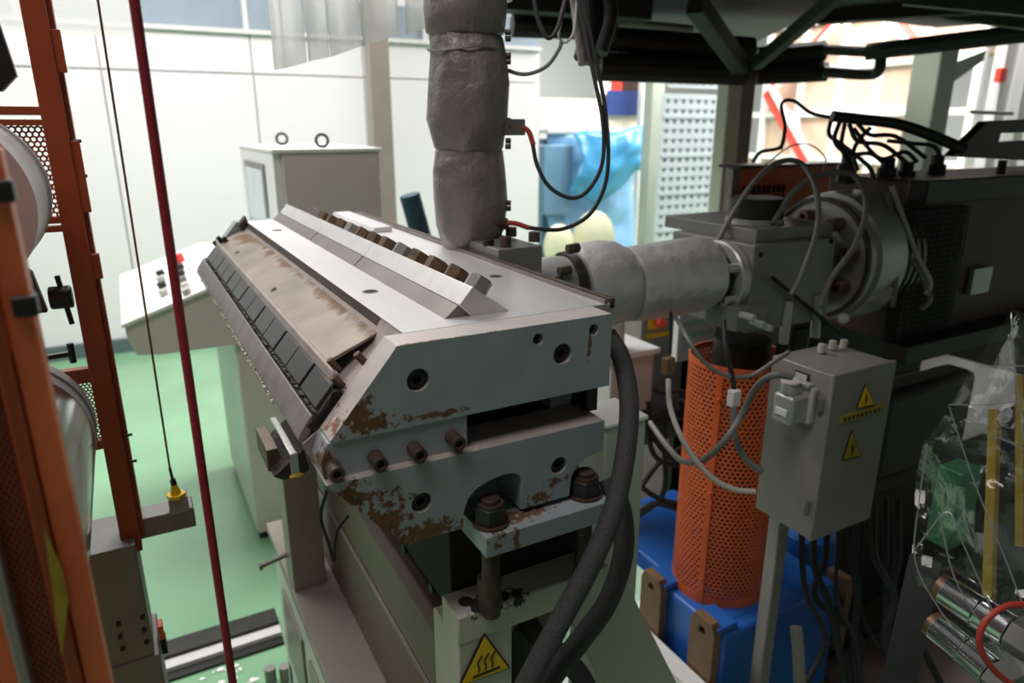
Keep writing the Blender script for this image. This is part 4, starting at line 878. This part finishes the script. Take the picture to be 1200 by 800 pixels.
box(q0.x, q1.x, 7.22, 7.5, q1.z, q0.z).build('crate_side', M['bluefilm2'], cr, bevel=.01)
vs = []; A = at(672, 158, Y=7.15); B = at(752, 150, Y=7.15)
for j in range(13):
    for i in range(13):
        u = i/12; v = j/12; p = A.lerp(B, u)
        vs.append((p.x+.06*math.sin(v*5+u*2), 7.15-.12*math.sin(v*3)-.07*noise.noise(Vector((u*5, v*4, 9))), p.z-v*(.85-.55*abs(u-.35))+.03*math.sin(u*9)))
MB().add(vs, [(j*13+i, j*13+i+1, (j+1)*13+i+1, (j+1)*13+i) for j in range(12) for i in range(12)]).build('loose_film', mat('bright_blue_film', (.08, .36, .66), .22, 0, .3, 4, bump=.4, bscale=8), cr, smooth=180, solid=.01)
box(a.x-.05, b.x-.3, 7.28, 8.1, a.z-.02, a.z+.05).build('white_top_sheet', M['white'], cr, bevel=.02)
for q, r_, lb in (((655, 268), .20, 'pale yellow sack slumped in front of the blue crate, left one'), ((696, 265), .30, 'larger pale yellow sack slumped before the blue crate')):
    p = at(*q, Y=6.95); o = MB().blob(p+Vector((0, 0, -.2)), r_, n=12, sy=.6, sz=1.3).build('sack', M['palecream'], smooth=80); tag(o, lb, 'sack')
pp = at(772, 90, Y=6.6)
o = box(pp.x-.08, pp.x+.10, 6.6, 6.75, 0, 3.2).build('steel_column', M['column'], bevel=.01); tag(o, 'pale column between the blue crate and the perforated sheet', 'column')
pp = at(757, 90, Y=7.9); o = box(pp.x-.04, pp.x+.18, 7.9, 8.0, 0, 3.4).build('steel_column', M['white'], bevel=.01); tag(o, 'white column behind the pale one right of the blue crate', 'column')
# slotted metal screen
sp = thing('slotted_screen', 'tall pale blue grey slotted metal screen left of the platform column', 'screen', (6, 6.4, 0))
a = at(780, 95, Y=6.0); b = at(850, 290, Y=6.0)
w0 = a.x; w1 = w0+.95; zz = .3
pl = MB(); nrow = 22; ncol = 9; z0 = 0; z1 = 2.2
ch = (z1-z0)/nrow; cw = (w1-w0)/ncol
for j in range(nrow+1): pl.box(w0, w1, 6.0, 6.01, z0+j*ch-.028, z0+j*ch+.028)
for i in range(ncol+1): pl.box(w0+i*cw-.03, w0+i*cw+.03, 6.003, 6.009, z0, z1)
pl.build('slotted_sheet', M['perf'], sp, smooth=0)
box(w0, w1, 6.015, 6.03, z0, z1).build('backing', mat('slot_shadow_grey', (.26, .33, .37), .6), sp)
for j in range(8): box(w0, w1, 5.995, 6.0, z0+(j*4)*ch-.018, z0+(j*4)*ch+.018).build('stiffener', M['perf'], sp, smooth=0)
pl = MB(); z2 = 2.30; 
for j in range(7): pl.box(w0+.05, w1+.1, 6.0, 6.01, z2+j*ch-.014, z2+j*ch+.014)
for i in range(ncol+1): pl.box(w0+.05+i*cw-.018, w0+.05+i*cw+.018, 6.003, 6.009, z2, z2+.40)
pl.build('slotted_sheet', M['perf'], sp, smooth=0)
# racking with boards, far right (plane X=9)
rk = thing('storage_rack', 'white storage rack filled with beige boards behind the extruder', 'rack', (9, 6.5, 0))
ys = [5.05, 5.72, 6.30, 6.9, 7.55, 8.2, 8.9]
for i in range(len(ys)-1):
    for j in range(6):
        z_ = .2+j*.62
        if i >= 5 and 2 <= j: continue
        if i == 0 and j in (2, 3): continue
        mb = box(9.0, 9.5, ys[i]+.03, ys[i+1]-.03, z_+.03, z_+.58); mb.build('board', M['board'], rk, bevel=.01)
for y_ in ys: box(8.92, 9.0, y_-.045, y_+.045, 0, 4.2).build('upright', M['white'], rk, bevel=.005)
for j in range(7): box(8.93, 8.99, ys[0], ys[-1], .17+j*.62, .25+j*.62).build('shelf_beam', M['white'], rk, bevel=.005)
def rb(q0, q1, m_, wd, X=8.8): return MB().cyl(at(*q0, X=X), at(*q1, X=X), wd, n=6).build('diagonal_bar', M[m_], rk)
rb((898, 112), (945, 195), 'red', .05); rb((904, 104), (952, 188), 'white', .05, 8.75); rb((897, 113), (975, 30), 'red', .05); rb((905, 108), (982, 28), 'white', .045, 8.75)
rb((1050, 20), (1108, 92), 'red', .045); rb((1042, 24), (1104, 100), 'white', .05, 8.75)
q = at(1085, 98, X=8.7); box(8.65, 8.7, q.y-.12, q.y+.12, q.z-.05, q.z+.05).build('red_tag', M['red'], rk)
# far right bright shelving
for (px, lb) in ((1178, 'white upright at the right edge beyond the grey column'), (1205, 'second white upright cut by the right edge')):
    p = at(px, 100, D=6.5); tag(box(p.x-.08, p.x+.08, p.y, p.y+.1, 0, 3.0).build('white_upright', M['white'], bevel=.005), lb, 'upright')
p = at(1176, 88, D=6.4); tag(box(p.x-.05, p.x+.05, p.y, p.y+.05, p.z-.06, p.z+.06).build('red_tag', M['red']), 'small red tag on the white upright at far right', 'tag')
MB().cyl(at(1138, 131, D=4.2), at(1186, 133, D=4.4), .012, n=8).build('cross_rail', M['greysteel'], cm2)
# teal labelled panel and cabinet under the melt pipe
uc = thing('low_grey_cabinet', 'grey cabinet with emergency stop seen below the melt pipe', 'cabinet', (1.6, 2.3, 0))
a = at(757, 372, Y=2.2); b = at(790, 500, Y=2.2)
box(a.x-.02, a.x+.22, 2.2, 2.7, .55, a.z+.1).build('cabinet_body', M['jb'], uc, bevel=.004)
q = at(768, 377, Y=2.19); pt = box(q.x-.035, q.x+.035, 2.185, 2.2, q.z-.03, q.z+.03).build('stop_plate', M['yellow'], uc, bevel=.001)
MB().cyl((q.x+.01, 2.185, q.z), (q.x+.01, 2.15, q.z), .022, n=18).build('stop_button', M['red'], pt, bevel=.003)
q = at(772, 393, Y=2.19); box(q.x-.06, q.x+.07, 2.192, 2.2, q.z-.008, q.z+.012).build('yellow_strip', M['yellow'], uc)
for k in range(2): box(a.x+.02, a.x+.2, 2.17, 2.2, .65+.05*k, .66+.05*k).build('louvre', M['greysteel'], uc)
tp = thing('label_panel', 'pale panel with teal label rows beside the orange guard top', 'panel', at(805, 390, Y=2.0))
a = at(797, 361, Y=2.0); b = at(838, 410, Y=2.0)
box(a.x, a.x+.20, 2.0, 2.03, b.z-.02, a.z+.01).build('panel_plate', M['white'], tp, bevel=.002)
for k in range(4): box(a.x+.02, a.x+.18, 1.996, 2.0, a.z-.035-k*.045, a.z-.012-k*.045).build('label_row', M['teal'], tp)
tb = thing('grey_terminal_box', 'small grey box with lid right behind the die corner', 'box', (1.25, 1.9, 0))
a = at(717, 422, Y=1.75); b = at(763, 480, Y=1.75)
box(a.x, b.x, 1.75, 2.1, b.z-.1, a.z).build('box_body', M['cab'], tb, bevel=.006)
box(a.x-.02, b.x+.01, 1.73, 2.12, a.z, a.z+.02).build('box_lid', M['white'], tb, bevel=.004)
box((a.x+b.x)/2-.03, (a.x+b.x)/2+.03, 1.85, 1.95, .465, b.z-.1).build('box_leg', M['darksteel'], tb)
MB().cyl(at(716, 372, Y=1.8), at(716, 430, Y=1.8), .045, n=24).build('white_canister', M['cab'], tb)
# ================================================================ DARK LOWER RIGHT
eb = thing('extruder_bed', 'dark grey extruder base frame in the shade behind the junction box', 'machine base', (2.6, 1.6, 0))
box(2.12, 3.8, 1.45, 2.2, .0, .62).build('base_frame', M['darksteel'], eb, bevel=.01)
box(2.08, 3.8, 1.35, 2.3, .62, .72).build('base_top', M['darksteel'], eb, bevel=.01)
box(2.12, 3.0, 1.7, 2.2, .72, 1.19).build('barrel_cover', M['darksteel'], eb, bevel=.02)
box(2.15, 6.0, 2.32, 2.36, 0, 1.22).build('dark_gap_cover', M['darksteel'], eb, bevel=.004)  # dark sheet added to hide the bright patch behind the extruder base
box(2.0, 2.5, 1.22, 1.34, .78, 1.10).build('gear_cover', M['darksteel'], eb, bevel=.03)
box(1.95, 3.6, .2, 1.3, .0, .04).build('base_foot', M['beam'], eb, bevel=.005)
for i in range(9):
    x_ = 940+i*14; P = [(x_, 585), (x_, 650+random.uniform(-20, 10)), (x_+random.uniform(-20, 30), 700), (x_+random.uniform(0, 60), 750), (x_+random.uniform(-10, 90), 810)]
    cable('floor_hose', ORD[i]+' from the left of the dark hoses below the junction box', P, random.uniform(.006, .012), 'rubber', 'hose', 'hoses below the junction box', D=1.95+.06*(i % 3))
cable('pale_hose', 'single pale hose end standing in the shade right of the box pole', [(933, 735), (936, 770), (938, 830)], .013, 'cable_grey', 'hose', D=1.5)
for i, P in enumerate([[(760, 470), (762, 500), (775, 525), (800, 545), (830, 550)], [(755, 480), (765, 530), (790, 545), (830, 540)], [(750, 572), (770, 545), (790, 530), (830, 505)], [(776, 480), (779, 530), (776, 580), (740, 610)], [(740, 560), (765, 580), (795, 590), (830, 585)], [(742, 600), (770, 590), (800, 600), (830, 620)], [(765, 455), (775, 460), (795, 458), (830, 470)]]):
    cable('black_cable', ORD[i]+' from the top of the black cables tangled left of the orange guard', P, .009, 'rubber', group='cables left of the orange guard', D=2.3)
# ================================================================ WRAPPED UNIT AT THE RIGHT EDGE
wu = thing('wrapped_unit', 'machine unit under clear plastic wrap at the right edge', 'machine', at(1150, 700, D=1.15))
def pos(px, py, d): return at(px, py, D=d)
A = [pos(1085, 655, 1.25), pos(1040, 860, 1.2)]
MB().cyl(A[0], A[1], .035, n=4, rot=math.pi/4).build('black_leg', M['black'], wu, smooth=0)
p = pos(1190, 620, 1.5); box(p.x-.0, p.x+.4, p.y, p.y+.08, p.z-.3, p.z+.25).build('unit_body', M['darksteel'], wu, bevel=.01)
p = pos(1130, 600, 1.4); box(p.x-.03, p.x+.04, p.y, p.y+.05, p.z-.08, p.z+.09).build('green_cover', M['greenpaint'], wu, bevel=.004)
MB().cyl(pos(1166, 480, 1.3), pos(1158, 720, 1.25), .011, n=4).build('yellow_bar', M['yellow2'], wu)
MB().cyl(pos(1196, 440, 1.3), pos(1196, 640, 1.25), .009, n=4).build('yellow_bar', M['yellow2'], wu)
for (q0, q1, r_) in (((1098, 735), (1165, 790), .022), ((1108, 692), (1188, 742), .024)):
    a = pos(*q0, 1.08); b = pos(*q1, 1.0); d = b-a
    h = MB().cyl(a, a+d*.5, r_, n=28).build('chrome_cylinder', M['chrome'], wu, bevel=.001)
    MB().cyl(a-d*.10, a, r_*.95, n=28).build('brass_ring', M['brass'], h)
    MB().cyl(a+d*.52, a+d*.95, r_*1.05, n=28).build('chrome_collar', M['chrome'], h, bevel=.001)
    MB().cyl(a+d*.97, a+d*1.3, r_*1.15, n=6).build('hex_end', M['greysteel'], h, bevel=.001)
cable('red_air_hose', 'thin orange red air hose curling at the lower right corner', [(1215, 708), (1180, 710), (1155, 728), (1148, 755), (1165, 785), (1200, 812)], .0042, 'cable_red', 'hose', D=.92)
# the wrap itself: creased sheet hung over the unit
L_ = [(1187, 362), (1160, 400), (1115, 473), (1098, 500), (1082, 520), (1073, 560), (1071, 610), (1068, 660), (1078, 690), (1100, 712), (1130, 750), (1160, 790), (1185, 830)]
ncol = 22; vs = []
def tri_(x): return abs((x % 1)-.5)*2
def fold(u, v): return .05*tri_(u*2.3-v*1.1)+.035*tri_(u*1.4+v*1.7+.3)+.02*tri_(v*3.3-u*4+.2)+.008*noise.noise(Vector((u*14, v*12, 2)))
rows = []
for i in range(len(L_)-1):
    for k in range(4): t = k/4; rows.append((L_[i][0]*(1-t)+L_[i+1][0]*t, L_[i][1]*(1-t)+L_[i+1][1]*t))
rows.append(L_[-1])
for j, (px, py) in enumerate(rows):
    for i in range(ncol+1):
        u = i/ncol; x_ = px+(1330-px)*u
        d = 1.06-.14*math.sin(min(1, u*1.6)*math.pi/2)+fold(u, j/len(rows)*2.2); vs.append(at(x_, py+18*math.sin(u*3), D=d))
n_ = ncol+1
MB().add(vs, [(j*n_+i, j*n_+i+1, (j+1)*n_+i+1, (j+1)*n_+i) for j in range(len(rows)-1) for i in range(ncol)]).build('plastic_wrap', M['wrap'], wu, smooth=28, label='creased clear plastic wrap')
# pale tubes laid along the wrap's creases, standing in for their bright glints
for P in ([(1185, 366, 1.0), (1188, 420, .97), (1200, 520, .95)], [(1112, 476, 1.03), (1140, 560, .98), (1180, 660, .95), (1210, 740, .93)], [(1086, 520, 1.04), (1078, 580, 1.04), (1072, 655, 1.04), (1100, 712, 1.03), (1130, 750, 1.02)],
          [(1112, 474, 1.03), (1160, 474, .99), (1205, 468, .96)], [(1142, 502, 1.0), (1175, 515, .98), (1205, 527, .96)], [(1075, 640, 1.03), (1110, 600, 1.0), (1130, 640, .98), (1165, 720, .96)], [(1148, 430, 1.02), (1175, 428, 1.0), (1200, 429, .98)], [(1100, 600, 1.02), (1120, 680, .99), (1170, 760, .96), (1200, 790, .95)]):
    MB().tube([at(x_, y_, D=d_) for x_, y_, d_ in P], .0011, n=5, sub=10).build('crease_glint', M['crease'], wu)
